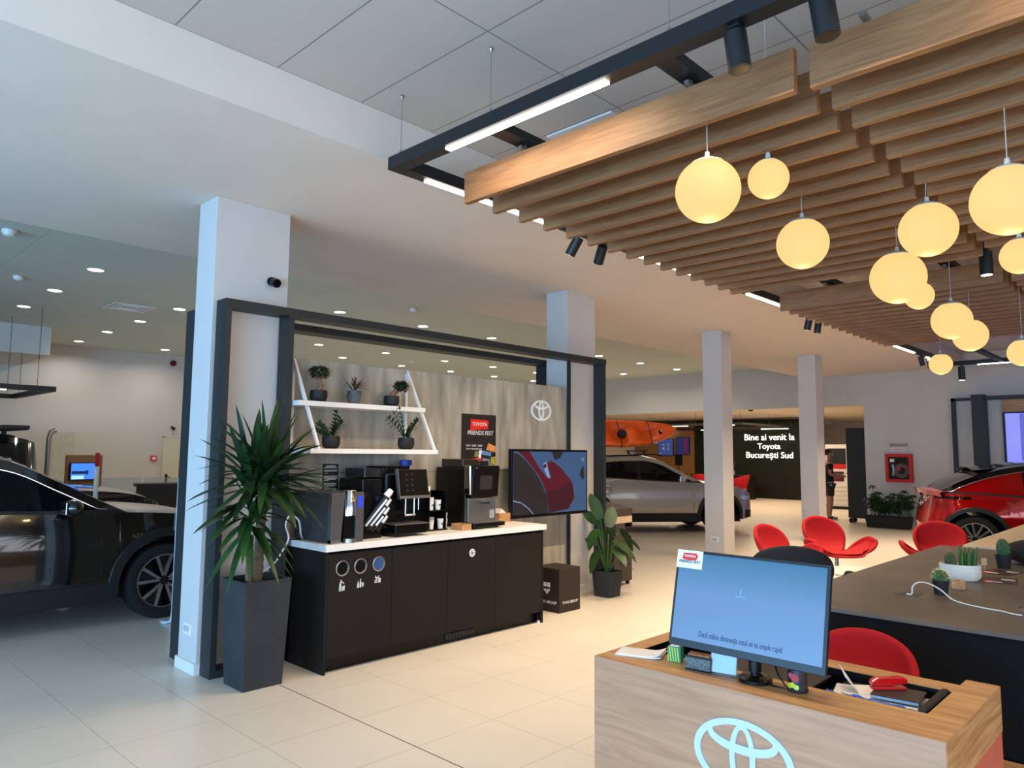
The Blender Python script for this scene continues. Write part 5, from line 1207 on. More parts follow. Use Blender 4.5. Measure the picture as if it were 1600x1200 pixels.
MB().box((0, 0, .010), (.15, .155, .010)).build('pages', mat('pale_blue_pages', (.62, .76, .90), .5), t); MB().box((0, 0, .0165), (.155, .16, .003)).build('cover', mat('notebook_cover', (.17, .15, .14), .45), t, bevel=.001); MB().box((0, -.079, .010), (.155, .006, .0115)).build('elastic_band', PLASTB, t)
t = thing('stapler', 'glossy red stapler lying on the black notebook', 'stapler', (2.985, .925, .7417), -.75)
REDG = mat('glossy_red', (.72, .05, .07), .15, var=.02, coat=.8)
m = MB(); m.prism([(-.065, 0), (.065, 0), (.062, .010), (-.065, .012)], (0, -.015, 0), (1, 0, 0), (0, 0, 1), (0, .030, 0)); m.build('stapler_base', REDG, t, bevel=.003)
m = MB(); m.prism([(-.062, .012), (-.070, .030), (-.045, .044), (.045, .046), (.068, .040), (.070, .020), (.0, .012)], (0, -.013, 0), (1, 0, 0), (0, 0, 1), (0, .026, 0)); m.build('stapler_arm', REDG, t, bevel=.005)
MB().box((.062, 0, .030), (.010, .018, .012)).build('magazine', PLASTB, t)
t = thing('lanyard', 'blue fabric lanyard bundle squeezed at the front of the desk recess', 'lanyard', (2.815, .865, .716), 0)
random.seed(9); 
m = MB()
for k in range(7):
    y0 = -.10+.03*k; m.tube([(random.uniform(-.02, .03), y0+j*.035, .012+.014*random.random()) for j in range(5)], .005, 6)
m.build('ribbon', mat('lanyard_blue', (.22, .42, .78), .6, var=.25, scale=30), t, smooth=True)
t = thing('black_pouch', 'thin black strip cushion at the right edge of the desk recess', 'cushion', (2.94, .759, .6805), 0)
MB().b2((-.16, -.012, 0), (.145, .014, .078)).build('cushion', mat('brown_black', (.10, .075, .06), .6), t, bevel=.006)
t = thing('cable_bundle', 'loop of black cables between laptop and papers', 'cable', (2.83, 1.06, .6805))
m = MB()
for k in range(3): m.tube([(-.04+.02*k, .12, .008), (-.02, .05+.02*k, .03), (.0, -.02, .02+.01*k), (-.02, -.12, .024)], .005, 8)
m.build('cables', PLASTB, t, smooth=True)

# ------------------------------------------------------------ floor planters and plants
STONEB = mat('slate_planter', (.16, .165, .175), .75, var=.22, scale=5, bump=.05)
def planter(t, w0, w1, h, d0=None, d1=None):
    d0 = d0 or w0; d1 = d1 or w1
    m = MB(); R = []
    for z, a, b in ((0, w0, d0), (h, w1, d1), (h, w1-.03, d1-.03), (h-.05, w1-.035, d1-.035)):
        R.append([(-a/2, -b/2, z), (a/2, -b/2, z), (a/2, b/2, z), (-a/2, b/2, z)])
    m.grid(R, True); m.face([3, 2, 1, 0]); m.build('planter', STONEB, t, bevel=.004)
    m = MB(); m.box((0, 0, h-.055), (w1-.037, d1-.037, .012)); m.build('soil', SOIL, t)
t = thing('yucca_plant', 'large two-stemmed yucca in a tall tapered slate planter before the first column', 'potted plant', (2.515, 4.885, 0), 0)
planter(t, .285, .345, .72)
m = MB(); random.seed(4)
def trunk(pts, r, n=26):
    P = [Vector(p) for p in pts]; seg = []
    for i in range(n+1):
        q = i/n*(len(P)-1); j = min(int(q), len(P)-2); seg.append(P[j].lerp(P[j+1], q-j))
    rs = [r*(1+(.07 if i % 2 else -.04))*(1-.12*i/n) for i in range(n+1)]; return seg, rs
s1, r1 = trunk([(.0, -.0, .66), (.01, .0, 1.0), (.02, 0, 1.36)], .036); m.tube(s1, r1, 14); m.build('trunk', BARK, t, smooth=True)
m = MB(); s1, r1 = trunk([(-.085, -.055, .66), (-.085, -.05, .85), (-.088, -.05, 1.02)], .026, 14); m.tube(s1, r1, 14); m.build('trunk', BARK, t, smooth=True)
m = MB(); s1, r1 = trunk([(-.06, .02, .66), (-.055, .03, .90)], .014, 10); m.tube(s1, r1, 12); m.build('trunk', BARK, t, smooth=True)
def rosette(name, c, n, L, zr, w=.024, droop=.4, mt=GREEND):
    m = MB()
    for k in range(n):
        a = k*2.39996+random.uniform(-.2, .2); e = zr[0]+(zr[1]-zr[0])*(k/n)+random.uniform(-.12, .12)
        d = Vector((math.cos(a)*math.cos(e), math.sin(a)*math.cos(e), math.sin(e)))
        if d.y > .28: d.y *= -.8
        l = L*random.uniform(.75, 1.05)*(.82 if d.x > .5 else 1)
        b = Vector(c)+Vector((.02*math.cos(a), .02*math.sin(a), random.uniform(-.10, .06)+.06*(k/n)))
        leaf(m, b, d, l, w*random.uniform(.8, 1.1), droop*max(0, math.cos(e))*random.uniform(.5, 1.4), .32, 8)
    m.build(name, mt, t, smooth=True, ang=180)
rosette('foliage', (.03, -.03, 1.40), 40, .60, (-.45, 1.5), .032, .28, GREENL)
rosette('foliage', (.0, -.04, 1.36), 34, .55, (-.35, 1.2), .032, .25, GREEND)
rosette('foliage', (-.10, -.07, 1.34), 26, .60, (-.25, 1.35), .032, .22, GREEND)
rosette('foliage', (-.10, -.07, 1.12), 34, .38, (-.75, 1.3), .027, .45, GREENL)
t = thing('strelitzia_plant', 'leafy strelitzia in a square slate planter beside the brown cube', 'potted plant', (6.83, 5.055, 0), .0)
planter(t, .205, .25, .285)
random.seed(14); m = MB(); f = MB()
for (a, tilt, h, L, w, dz, bright) in ((2.6, .06, .62, .36, .070, 2.6, 1), (.3, .05, .52, .30, .075, 2.0, 1), (PI, .16, .52, .20, .07, -.8, 0), (2.9, .12, .35, .20, .05, .5, 0), (PI, .15, .28, .20, .06, -1.0, 0), (0, .22, .50, .30, .06, -.5, 0), (-.3, .12, .42, .34, .07, .0, 0), (-1.4, .05, .38, .30, .085, -.2, 0), (-1.9, .09, .30, .26, .07, -.1, 0), (.1, .14, .30, .22, .06, -.6, 0), (1.6, .1, .55, .28, .06, .8, 1), (-.8, .10, .20, .20, .06, -.3, 0), (-2.4, .08, .46, .26, .07, .5, 1)):
    c, s_ = math.cos(a), math.sin(a); pts = [Vector((.02*c+tilt*c*(k/5)**1.5, .02*s_+tilt*s_*(k/5)**1.5, .24+h*k/5)) for k in range(6)]
    m.tube(pts, [.011-.0012*k for k in range(6)], 8)
    leaf(f, pts[-1], (c, s_, dz), L, w, .55 if dz < .4 else .12, .12, 8, (0, 0, 1) if dz < .4 else (-.75, -.65, .1))
m.build('stem', GREENB, t, smooth=True); f.build('foliage', GREENL, t, smooth=True, ang=180)
t = thing('leafy_trough', 'long black trough of bushy green leaves against the far white wall', 'potted plant', (17.78, 5.36, 0), PI/2)
m = MB(); R = [[(-a/2, -b/2, z), (a/2, -b/2, z), (a/2, b/2, z), (-a/2, b/2, z)] for z, a, b in ((0, .84, .26), (.26, .94, .32), (.26, .91, .29), (.22, .90, .28))]; m.grid(R, True); m.face([3, 2, 1, 0]); m.build('planter', MATB, t)
MB().box((0, 0, .225), (.89, .27, .01)).build('soil', SOIL, t)
random.seed(8); m = MB(); st_ = MB()
for k in range(34):
    x, y = random.uniform(-.42, .42), random.uniform(-.11, .11); h = random.uniform(.30, .62)*(1.18 if abs(abs(x)-.33) < .07 else 1); tx, ty = x+random.uniform(-.12, .12)*1.2, y+random.uniform(-.1, .1)
    st_.tube([(x, y, .23), (tx, ty, .22+h)], [.006, .004], 5)
    for q in (.55, .75, 1.0):
        c = Vector((x+(tx-x)*q, y+(ty-y)*q, .22+h*q)); a0 = random.uniform(0, 6)
        for j in range(7): a = a0+j*2*PI/7; leaf(m, c, (math.cos(a), math.sin(a), random.uniform(-.1, .3)), random.uniform(.09, .14), .022, .8, .15, 3)
st_.build('stem', GREEND, t); m.build('foliage', GREENL, t, smooth=True)

# brown cube with lettering
t = thing('cardboard_cube', 'dark brown cube box with white group lettering beside the counter', 'box', (0, 0, 0))
CUB = mat('cube_brown', (.155, .11, .095), .55, var=.06)
MB().b2((5.73, 4.835, 0), (6.065, 5.17, .435)).build('cube_body', CUB, t, bevel=.003)
text('lettering', 'TOYO GROUP', .05, WHT, t, (5.90, 4.8335, .095), width=.245)
text('lettering', 'TOYO GROUP', .05, WHT, t, (5.7285, 5.00, .095), face='-x', width=.26)
m = MB(); m.prism([(-.045, .16), (.045, .16), (.045, .09), (0, .04), (-.045, .09)], (5.7288, 5.0, .13), (0, -1, 0), (0, 0, 1), (-.0008, 0, 0)); m.build('shield', WHT, t)
m = MB(); m.prism([(-.045, .095), (.045, .095), (.045, .115), (-.045, .115)], (5.7279, 5.0, .13), (0, -1, 0), (0, 0, 1), (-.0005, 0, 0)); m.prism([(-.004, .05), (.004, .05), (.004, .16), (-.004, .16)], (5.7279, 5.0, .13), (0, -1, 0), (0, 0, 1), (-.0005, 0, 0)); m.build('shield_bars', CUB, t)

# printer-like wheeled stand
t = thing('wheeled_lectern', 'dark wheeled stand with sloping brown top and cream band behind the strelitzia', 'stand', (0, 0, 0))
LB = mat('lectern_brown', (.25, .21, .19), .5, var=.04)
MB().b2((7.32, 5.31, .05), (7.69, 5.62, .60)).build('cabinet', LB, t, bevel=.003)
MB().b2((7.42, 5.36, .60), (7.62, 5.55, .76)).build('neck', mat('lectern_grey', (.40, .36, .34), .5), t)
MB().b2((7.05, 5.27, .76), (7.64, 5.66, .84)).build('cream_band', mat('cream_band', (.78, .68, .55), .5), t)
m = MB(); m.prism([(5.27, .8405), (5.66, .8405), (5.66, 1.0), (5.27, .93)], (7.05, 0, 0), (0, 1, 0), (0, 0, 1), (.59, 0, 0)); m.build('sloped_top', LB, t, bevel=.003)
MB().b2((7.6405, 5.30, .70), (7.69, 5.60, .93)).build('side_bracket', PLASTB, t)
m = MB(); m.b2((7.40, 5.309, .30), (7.60, 5.3098, .42)); m.b2((7.44, 5.3085, .24), (7.47, 5.309, .40)); m.build('vent_cutout', PLASTB, t)
for x, y in ((7.36, 5.35), (7.65, 5.35), (7.36, 5.58), (7.65, 5.58)):
    m = MB(); m.lathe([(0, -.012), (.025, -.012), (.025, .012), (0, .012)], (x, y, .025), 16, 'y'); m.build('caster', PLASTB, t)

# ------------------------------------------------------------ left rear: signs, screen, rails
def price_stand(loc, rz, label, h, w=.115):
    t = thing('price_stand', label, 'sign stand', loc, rz, 'white price stands with red tops')
    n = 12; pts = [(-.30, .004), (-.22, .006)] + [(-.18+.16*math.sin(a*PI/2/n), .006+.16-.16*math.cos(a*PI/2/n)) for a in range(n+1)] + [(-.02, h*.5), (-.02, h-.16)]
    WS = mat('stand_white', (.86, .88, .90), .35)
    m = MB(); m.grid([[(x, y, z) for y in (-w*(1.25 if z < .02 else 1)/2*(1.6 if z < .02 else 1), w/2*(1.6 if z < .02 else 1))] for x, z in pts]); m.build('stand_body', WS, t, smooth=True, solid=.008)
    m = MB(); m.b2((-.024, -w/2, h-.159), (-.016, w/2, h)); m.build('red_top', REDP, t)
    return t
t = price_stand((2.80, 6.93, 0), math.radians(-100), 'white price stand with red top and curved foot right beside the blue-lit column', 1.50, .085)
m = MB(); m.b2((-.034, -.055, .86), (-.028, .055, 1.02)); m.build('acrylic_pocket', ACR, t)
price_stand((2.83, 9.55, 0), math.radians(-150), 'slim white price stand with red top between the black and navy cars', 1.56, .06)
t = thing('display_screen', 'screen with blue picture on a brown board behind the navy car', 'screen', (4.04, 14.25, 0), math.radians(18))
MB().box((.03, .05, .75), (.66, .03, 1.50)).build('back_board', mat('brown_board', (.46, .34, .22), .6, var=.06), t)
MB().box((-.02, .0, 1.22), (.47, .035, .30)).build('housing', PLASTB, t)
m = MB(); m.box((-.02, -.0205, 1.22), (.445, .004, .275)); q = m.build('screen', mat('screen_blue', (.2, .4, .8), .3, emit=(.24, .50, .90), es=1.0), t)
m = MB(); m.box((-.10, -.0235, 1.20), (.27, .001, .05)); m.box((.04, -.0238, 1.20), (.05, .001, .07)); m.build('picture_shape', mat('screen_dark_blue', (.06, .12, .25), .3, emit=(.08, .16, .34), es=.6), q)
m = MB(); m.box((-.12, -.0235, 1.115), (.22, .001, .06)); m.build('picture_shape', mat('screen_pale', (.6, .8, 1), .3, emit=(.62, .80, .96), es=1.0), q)
t = thing('fabric_arch', 'pale arched display banner with grey tubular frame at far left', 'banner', (4.10, 16.3, 0), .1)
m = MB(); m.tube([(-.13, 0, 0), (-.13, 0, 1.80), (-.10, 0, 1.93), (-.02, 0, 1.97)], .045, 12); m.build('frame_tube', STEEL, t, smooth=True)
m = MB(); m.grid([[(-.06, 0, 0), (.34, .03, 0)], [(-.06, 0, 1.92), (.34, .03, 1.94)]]); m.build('fabric', mat('banner_fabric', (.72, .71, .66), .8), t, solid=.01)
t = thing('glass_balustrade', 'low clear glass balustrade in front of the far left wall', 'balustrade', (5.3, 16.6, 0), -.05)
for k in range(3): MB().box((-1.0+k*1.02, 0, .62), (.98, .012, .78)).build('glass_pane', ACR, t)
MB().box((0, 0, .12), (3.1, .06, .24)).build('base_rail', STEEL, t)
t = thing('service_counter', 'dark counter with oak front behind the navy car bonnet', 'counter', (5.75, 13.9, 0), -.3)
MB().box((0, 0, .975), (1.9, .6, .04)).build('counter_top', CLAD, t); MB().box((-.45, -.05, .48), (.9, .5, .95)).build('counter_body', CLAD, t); MB().box((.45, -.05, .48), (.9, .5, .95)).build('oak_front', OAKX, t)
t = thing('hanging_light_frame', 'smaller black light frame with wooden slats hanging at the far left edge', 'light frame', (0, 0, 0))
FY0, FZ2 = 13.1, 2.5
bars_frame(t, -.6, 3.25, 13.1, 15.6, 2.50)
MB().b2((.8, 13.135, 2.488), (2.6, 13.165, 2.50)).build('light_strip', LED, t)
for i, x in enumerate((1.9, 2.45, 3.1)):
    m = MB(); m.b2((x-.9, 13.25, 2.28), (x-.86 if False else x-.84, 15.4, 2.46)); o = m.build('ceiling_slat', SLATM); tag(o, ['left', 'middle', 'right'][i]+' short wooden slat under the hanging frame at the far left edge', 'ceiling slat', 'wooden slats at the far left edge')
for x, y in ((2.2, 13.15), (3.0, 13.15), (2.6, 14.0), (2.9, 14.6), (3.2, 15.2), (1.5, 13.15)):
    m = MB(); m.tube([(x, y, 2.55), (x, y, 3.32 if y > 15 else ZM)], .004, 5); m.build('suspension_wire', PLASTB, t)

# ------------------------------------------------------------ far wall: hydrant, frame with screen
t = thing('fire_hose_cabinet', 'red fire hose cabinet with glass front on the far white wall', 'cabinet', (XW, 5.165, 1.34), -PI/2)
MB().box((0, -.05, 0), (.56, .10, .64)).build('case', REDP, t, bevel=.004)
MB().box((.0, -.102, 0), (.42, .006, .50)).build('glass_front', mat('hose_glass', (.20, .14, .14), .1, var=.5, scale=9), t)
m = MB()
for r in (.15, .12, .09): m.tube([(.06+r*math.cos(a*PI/12), -.108, -.06+r*math.sin(a*PI/12)) for a in range(24)], .010, 6, closed=True)
m.build('hose_reel', mat('hose_grey', (.45, .38, .36), .5), t, smooth=True)
MB().box((-.13, -.107, .17), (.09, .003, .07)).build('white_label', WHT, t); MB().box((.0, -.107, .0), (.08, .003, .12)).build('red_sign', REDP, t)
m = MB(); m.tube([(-.12, -.11, .08), (-.10, -.11, -.05), (-.12, -.11, -.17)], .022, 8); m.build('valve', STEEL, t, smooth=True)
t = thing('hydrant_sign', 'small white sign reading hydrant in red letters above the cabinet', 'sign', (XW, 5.19, 1.76), -PI/2)
MB().box((0, -.004, 0), (.28, .006, .085)).build('plate', WHT, t); text('lettering', 'HIDRANT', .07, REDP, t, (0, -.009, 0), width=.25, bold=.001)
t = thing('emergency_light', 'slim grey emergency lamp on the wall above the hydrant sign', 'lamp', (XW, 5.17, 1.86), -PI/2)
MB().box((0, -.02, 0), (.36, .04, .06)).build('case', mat('lamp_grey', (.55, .55, .56), .3), t, bevel=.01)
t = thing('metal_portal', 'dark metal portal frame with a thin side frame around the big far screen', 'frame', (0, 0, 0))
X0 = XW-.45
for y0, y1, x0, x1, z in ((3.98, 4.06, X0+.3, X0+.38, 2.86), (3.40, 3.62, X0, X0+.38, 2.90), (-3.0, -2.8, X0, X0+.38, 2.90)):
    MB().b2((x0, y0, 0), (x1, y1, z)).build('post', FRAMEM, t)
MB().b2((X0+.3, 3.62, 2.80), (X0+.38, 4.06, 2.86)).build('thin_rail', FRAMEM, t)
MB().b2((X0+.14, -2.8, 2.80), (X0+.38, 3.40, 2.87)).build('top_rail', FRAMEM, t)
t = thing('video_wall', 'large violet-blue video wall below an oak band on the far wall', 'screen', (XW-.04, .35, 0), -PI/2)
MB().box((0, 0, 2.68), (5.6, .06, .26)).build('oak_band', OAKX, t)
MB().box((0, 0, 1.35), (5.6, .05, 2.38)).build('housing', PLASTB, t)
m = MB(); m.box((0, -.028, 1.36), (5.5, .006, 2.30)); q = m.build('screen', mat('violet_screen', (.4, .4, .8), .3, emit=(.55, .55, .98), es=.85, var=0), t)
for k in range(9):
    m = MB(); m.box((-2.45+.55*k, -.0325, 1.36), (.05 if k % 2 else .10, .002, 2.28)); m.build('picture_stripe', mat('violet_dark', (.3, .3, .6), .3, emit=(.36, .36, .72), es=.8, var=0), q)
m = MB(); m.prism([(-1.9, 2.50), (1, 2.0), (1, 2.50)], (0, -.034, 0), (1, 0, 0), (0, 0, 1), (0, -.002, 0)); m.build('picture_shape', mat('deep_blue', (.05, .12, .35), .3, emit=(.06, .18, .45), es=.7), q)
text('screen_text', 'MODURI', .16, mat('screen_text_violet', (.7, .7, 1), .4, var=0, emit=(.74, .74, 1), es=.95), q, (-1.75, -.037, 2.28), width=1.1)
t = thing('mobile_partition', 'tall dark rolling partition standing in the doorway of the far room', 'partition', (18.62, 6.22, 0), math.radians(-92))
MB().box((0, 0, 1.20), (.50, .30, 2.16)).build('panel', mat('partition_dark', (.11, .125, .13), .5), t, bevel=.004)
for x in (-.20, .20):
    for y in (-.1, .1): m = MB(); m.lathe([(0, -.02), (.055, -.02), (.055, .02), (0, .02)], (x, y, .055), 16, 'y'); m.box((x, y, .113), (.03, .03, .012)); m.build('caster', PLASTB, t)

# ------------------------------------------------------------ lounge beyond the opening
GX = 26.3
t = thing('moss_wall', 'dark green moss feature wall with a brown base', 'wall panel', (0, 0, 0))
m = MB(); m.b2((GX, 10.72, .50), (GX+.15, 15.0, 2.93)); m.build('moss', mat('moss', (.035, .075, .035), .95, var=.8, scale=14, bump=.8), t); MB().b2((GX-.02, 10.72, 0), (GX+.15, 15.0, .5)).build('base_panel', CABM, t)
GLOW = mat('backlit_white', (1, 1, 1), .5, var=0, emit=(1, 1, 1), es=1.15)
t = thing('welcome_sign', 'glowing white welcome lettering on the dark green wall', 'sign', (GX, 11.98, 0), -PI/2)
for s_, z, w in (('Bine ai venit la', 2.265, 1.93), ('Toyota', 1.93, .88), ('București Sud', 1.60, 1.80)): text('lettering', s_, .30, GLOW, t, (0, -.03, z), width=w, ext=.01, bold=.001)
t = thing('wood_wall_panel', 'oak veneer wall panel behind the kayak', 'wall panel', (0, 0, 0)); MB().b2((26.2, 15.1, 0), (26.3, 17.8, 2.8)).build('panel', wood('oak_wall', (.50, .34, .18), (.60, .43, .25), 'z'), t)
t = thing('info_screen', 'rightmost dark blue information screen on the oak wall', 'screen', (26.19, 15.55, 1.95), -PI/2, 'information screens on the oak wall')
MB().box((0, -.02, 0), (.62, .04, .72)).build('housing', PLASTB, t); m = MB(); m.box((0, -.042, 0), (.58, .003, .68)); m.build('screen', mat('info_blue', (.1, .15, .35), .3, emit=(.12, .16, .36), es=.7), t); MB().box((.14, -.0445, 0), (.12, .001, .62)).build('red_stripe', mat('info_red', (.4, .1, .25), .3, emit=(.38, .08, .22), es=.6), t)
t = thing('info_screen', 'blue information screen with white figures below the kayak tip', 'screen', (26.19, 16.35, 1.90), -PI/2, 'information screens on the oak wall')
MB().box((0, -.02, 0), (.72, .04, .70)).build('housing', PLASTB, t); m = MB(); m.box((0, -.042, 0), (.68, .003, .66)); m.build('screen', mat('info_blue2', (.15, .2, .4), .3, emit=(.20, .28, .52), es=.7), t)
m = MB()
for x, z, w, h in ((-.10, .10, .09, .05), (-.10, -.05, .11, .08), (.12, .12, .10, .03), (.12, .02, .08, .03), (.12, -.08, .10, .05), (-.24, -.24, .06, .05), (-.05, -.17, .08, .02)): m.box((x, -.0445, z), (w, .001, h))
m.build('figures', WHT, t)
t = thing('lounge_light_frame', 'black ceiling light frames hanging in the lounge before the green wall', 'light frame', (0, 0, 0))
for (x0, x1, y0, y1) in ((22.0, 26.0, 10.9, 17.5),): bars_frame(t, x0, x1, y0, y1, 2.58, .08, .07)
for x, y0, y1 in ((22.04, 11.2, 12.2), (22.04, 12.9, 14.1), (22.04, 15.3, 16.8), (25.96, 11.1, 12.2), (25.96, 13.3, 14.6), (25.96, 15.9, 17.2)):
    MB().b2((x-.02, y0, 2.562), (x+.02, y1, 2.58)).build('light_strip', LED, t)
for x, y in ((22.04, 11.0), (22.04, 12.6), (22.04, 14.4), (22.04, 16.5), (24, 10.94), (25.9, 11.0)): m = MB(); m.tube([(x, y, 2.65), (x, y, 3.0)], .005, 5); m.build('suspension_wire', PLASTB, t)
for i in range(5):
    m = MB(); m.b2((23.6+.3*i, 11.6, 2.50), (23.64+.3*i, 12.8, 2.57)); o = m.build('ceiling_slat', CABM); tag(o, ['first', 'second', 'third', 'fourth', 'fifth'][i]+' dark slat from the camera under the lounge light frame', 'ceiling slat', 'dark slats above the green wall')
t = thing('lounge_light_frame', 'short end of a black light frame left of the standing person', 'light frame', (21.3, 8.05, 2.55)); MB().box((0, 0, 0), (.5, .25, .08)).build('frame_member', BLACKM, t); m = MB(); m.tube([(0, 0, .04), (0, 0, .45)], .005, 5); m.build('suspension_wire', PLASTB, t)
for x, y, lb in ((20.5, 7.30, 'round downlight in the lounge ceiling above the standing person'), (21.0, 9.35, 'small round downlight left of the fourth column top, beyond the opening')):
    o = copy_tree(d0); o.location = (x, y, 3.0); o['label'] = lb; o['group'] = 'lounge downlights'; o.scale = (1.5, 1.5, 1)
t = thing('dome_camera', 'black dome camera under the lounge ceiling right above the green wall', 'camera', (19.5, 9.40, 3.0)); m = MB(); m.lathe([(.10, 0), (.10, -.05), (.085, -.07)], n=24); m.build('collar', WHITE2, t); m = MB(); m.lathe([(.085, -.06), (.08, -.12), (.05, -.155), (0, -.165)], n=24); m.build('dome', PLASTB, t, smooth=True)
t = thing('lounge_desk', 'dark reception counter before the green wall', 'counter', (25.2, 13.3, 0)); MB().box((0, 0, .42), (.8, 2.2, .84)).build('counter_body', CABM, t); MB().box((0, 0, .86), (.86, 2.25, .03)).build('counter_top', CLAD, t)
t = thing('desk_vase', 'small vase with twig and two pale jars on the lounge counter', 'vase', (25.0, 12.75, .876)); m = MB(); m.lathe([(0, 0), (.04, 0), (.05, .08), (.03, .16), (.035, .18)], n=16); m.build('vase', STEEL, t, smooth=True); m = MB()
for k in range(7): a = k*.9; m.tube([(0, 0, .16), (.03*math.cos(a), .03*math.sin(a), .35), (.12*math.cos(a), .12*math.sin(a), .50)], .004, 4)
m.build('twig', GREEND, t)
def bucket(loc, rz, lb):
    t = thing('armchair', lb, 'chair', loc, rz, 'red armchairs at the lounge counter')
    m = MB(); rows = []
    for i in range(25):
        th = -2.5+5.0*i/24; hb = .30+.18*math.cos(th/2)**1.5 if abs(th) < 3 else .2
        rows.append([(-(.05+.25*q**.7)*math.cos(th)*1.0, (.05+.27*q**.7)*math.sin(th), .42+hb*q**1.8) for q in np.linspace(0, 1, 7)])
    m.grid(rows); m.build('shell', RED, t, smooth=True, solid=.04)
    m = MB(); m.lathe([(0, .40), (.22, .41), (.24, .44), (.20, .47), (0, .47)], n=28); m.build('seat', RED, t, smooth=True)
    for x, y in ((.2, .2), (.2, -.2), (-.2, .2), (-.2, -.2)): m = MB(); m.tube([(x*.7, y*.7, .42), (x*1.3, y*1.3, .01)], .012, 8); m.build('leg', CHROME, t)
bucket((24.3, 12.15, 0), 1.9, 'red armchair with chrome legs before the green wall'); bucket((24.3, 13.7, 0), .4, 'red armchair half hidden at the left end of the lounge counter')
bucket((24.6, 15.45, 0), .2, 'red armchair glimpsed above the silver car bonnet')
t = thing('desk_monitor', 'dark monitor seen above the silver car bonnet', 'monitor', (24.5, 14.75, 0)); MB().box((0, 0, 1.40), (.05, .30, .42)).build('housing', PLASTB, t); m = MB(); m.cyl((0, 0, .9), (0, 0, 1.19), .02); m.build('stand', PLASTB, t); MB().box((0, 0, .45), (.3, .6, .89)).build('pedestal', CABM, t)
t = thing('brochure_stand', 'white brochure rack with red and black poster beside the rolling partition', 'stand', (23.0, 8.35, 0), math.radians(-80))
MB().box((0, 0, 1.0), (.62, .10, 1.90)).build('rack_body', WHITE2, t); MB().box((.02, -.053, 1.52), (.50, .006, .62)).build('poster', mat('poster_black', (.09, .07, .07), .5, var=.5, scale=6), t); MB().box((.02, -.0565, 1.28), (.50, .002, .14)).build('red_strip', REDP, t); MB().box((.02, -.053, .98), (.36, .006, .30)).build('poster', mat('poster_redblack', (.35, .10, .10), .5, var=.8, scale=9), t)
m = MB()
for k in range(4): m.box((.02, -.06, .30+.13*k), (.52, .02, .02))
m.build('shelf_ledge', WHITE2, t); MB().box((0, -.02, .04), (.66, .16, .08)).build('base', PLASTB, t)

# ------------------------------------------------------------ standing person
def skin(name, joints, bones, mt, parent, sub=2):
    me = bpy.data.meshes.new(name); me.from_pydata([j[0] for j in joints], bones, []); me.update()
    o = bpy.data.objects.new(name, me); COL.objects.link(o)
    md = o.modifiers.new('sk', 'SKIN'); md.use_smooth_shade = True; md.branch_smoothing = .4
    sv = me.skin_vertices[0] if me.skin_vertices else None
    if sv is None:
        bpy.context.view_layer.objects.active = o
        me.attributes.new  # layer is created by the modifier
    sv = me.skin_vertices[0]
    for i, j in enumerate(joints):
        r = j[1]; sv.data[i].radius = r if isinstance(r, tuple) else (r, r); sv.data[i].use_root = (i == 0)
    ss = o.modifiers.new('ss', 'SUBSURF'); ss.levels = sub; ss.render_levels = sub
    bpy.context.view_layer.update()
    dg = bpy.context.evaluated_depsgraph_get(); m2 = bpy.data.meshes.new_from_object(o.evaluated_get(dg)); m2.name = name
    COL.objects.unlink(o); bpy.data.objects.remove(o)
    m2.materials.clear(); m2.materials.append(mt); m2.polygons.foreach_set('use_smooth', [True]*len(m2.polygons))
    q = bpy.data.objects.new(name, m2); COL.objects.link(q); q.parent = parent; return q
SKIN = mat('skin', (.62, .44, .35), .55, var=.05)
pt = thing('person', 'standing person in dark t-shirt and shorts holding a phone, beyond the fourth column', 'person', (19.03, 7.12, 0), math.radians(-55))
# x forward, y left; body
J = [((0, 0, .93), (.12, .15)), ((0, 0, 1.12), (.105, .135)), ((.0, 0, 1.30), (.115, .165)), ((0, 0, 1.42), (.07, .11)), ((.01, 0, 1.50), .055), ((.025, 0, 1.56), (.06, .055)), ((.025, 0, 1.645), (.095, .075)), ((.02, 0, 1.70), (.075, .062)),
     ((0, .17, 1.40), .055), ((-.02, .21, 1.14), .043), ((.20, .15, 1.10), .032), ((.26, .11, 1.12), .026),
     ((0, -.17, 1.40), .055), ((-.02, -.21, 1.14), .043), ((.20, -.15, 1.08), .032), ((.26, -.11, 1.09), .026),
     ((.0, .09, .86), .088), ((.02, .10, .48), .058), ((.0, .10, .36), .056), ((-.02, .10, .10), .036), ((.0, .10, .05), .038), ((.13, .11, .03), .032),
     ((.0, -.09, .86), .088), ((.02, -.10, .48), .058), ((.0, -.10, .36), .056), ((-.02, -.10, .10), .036), ((.0, -.10, .05), .038), ((.13, -.11, .03), .032)]
Bn = [(0, 1), (1, 2), (2, 3), (3, 4), (4, 5), (5, 6), (6, 7), (3, 8), (8, 9), (9, 10), (10, 11), (3, 12), (12, 13), (13, 14), (14, 15), (0, 16), (16, 17), (17, 18), (18, 19), (19, 20), (20, 21), (0, 22), (22, 23), (23, 24), (24, 25), (25, 26), (26, 27)]
body = skin('body', J, Bn, SKIN, pt)
J = [((0, 0, .84), (.150, .178)), ((0, 0, 1.06), (.128, .160)), ((.0, 0, 1.30), (.128, .178)), ((0, 0, 1.42), (.085, .125)), ((0, .17, 1.40), .070), ((-.01, .20, 1.24), .066), ((0, -.17, 1.40), .070), ((-.01, -.20, 1.24), .066)]
skin('t_shirt', J, [(0, 1), (1, 2), (2, 3), (3, 4), (4, 5), (3, 6), (6, 7)], mat('black_cotton', (.055, .055, .06), .9, var=.1), pt)
J = [((0, 0, .92), (.125, .155)), ((.0, .09, .82), .105), ((.02, .10, .56), .088), ((.0, -.09, .82), .105), ((.02, -.10, .56), .088)]
skin('shorts', J, [(0, 1), (1, 2), (0, 3), (3, 4)], mat('olive_cotton', (.17, .17, .14), .9, var=.1), pt)
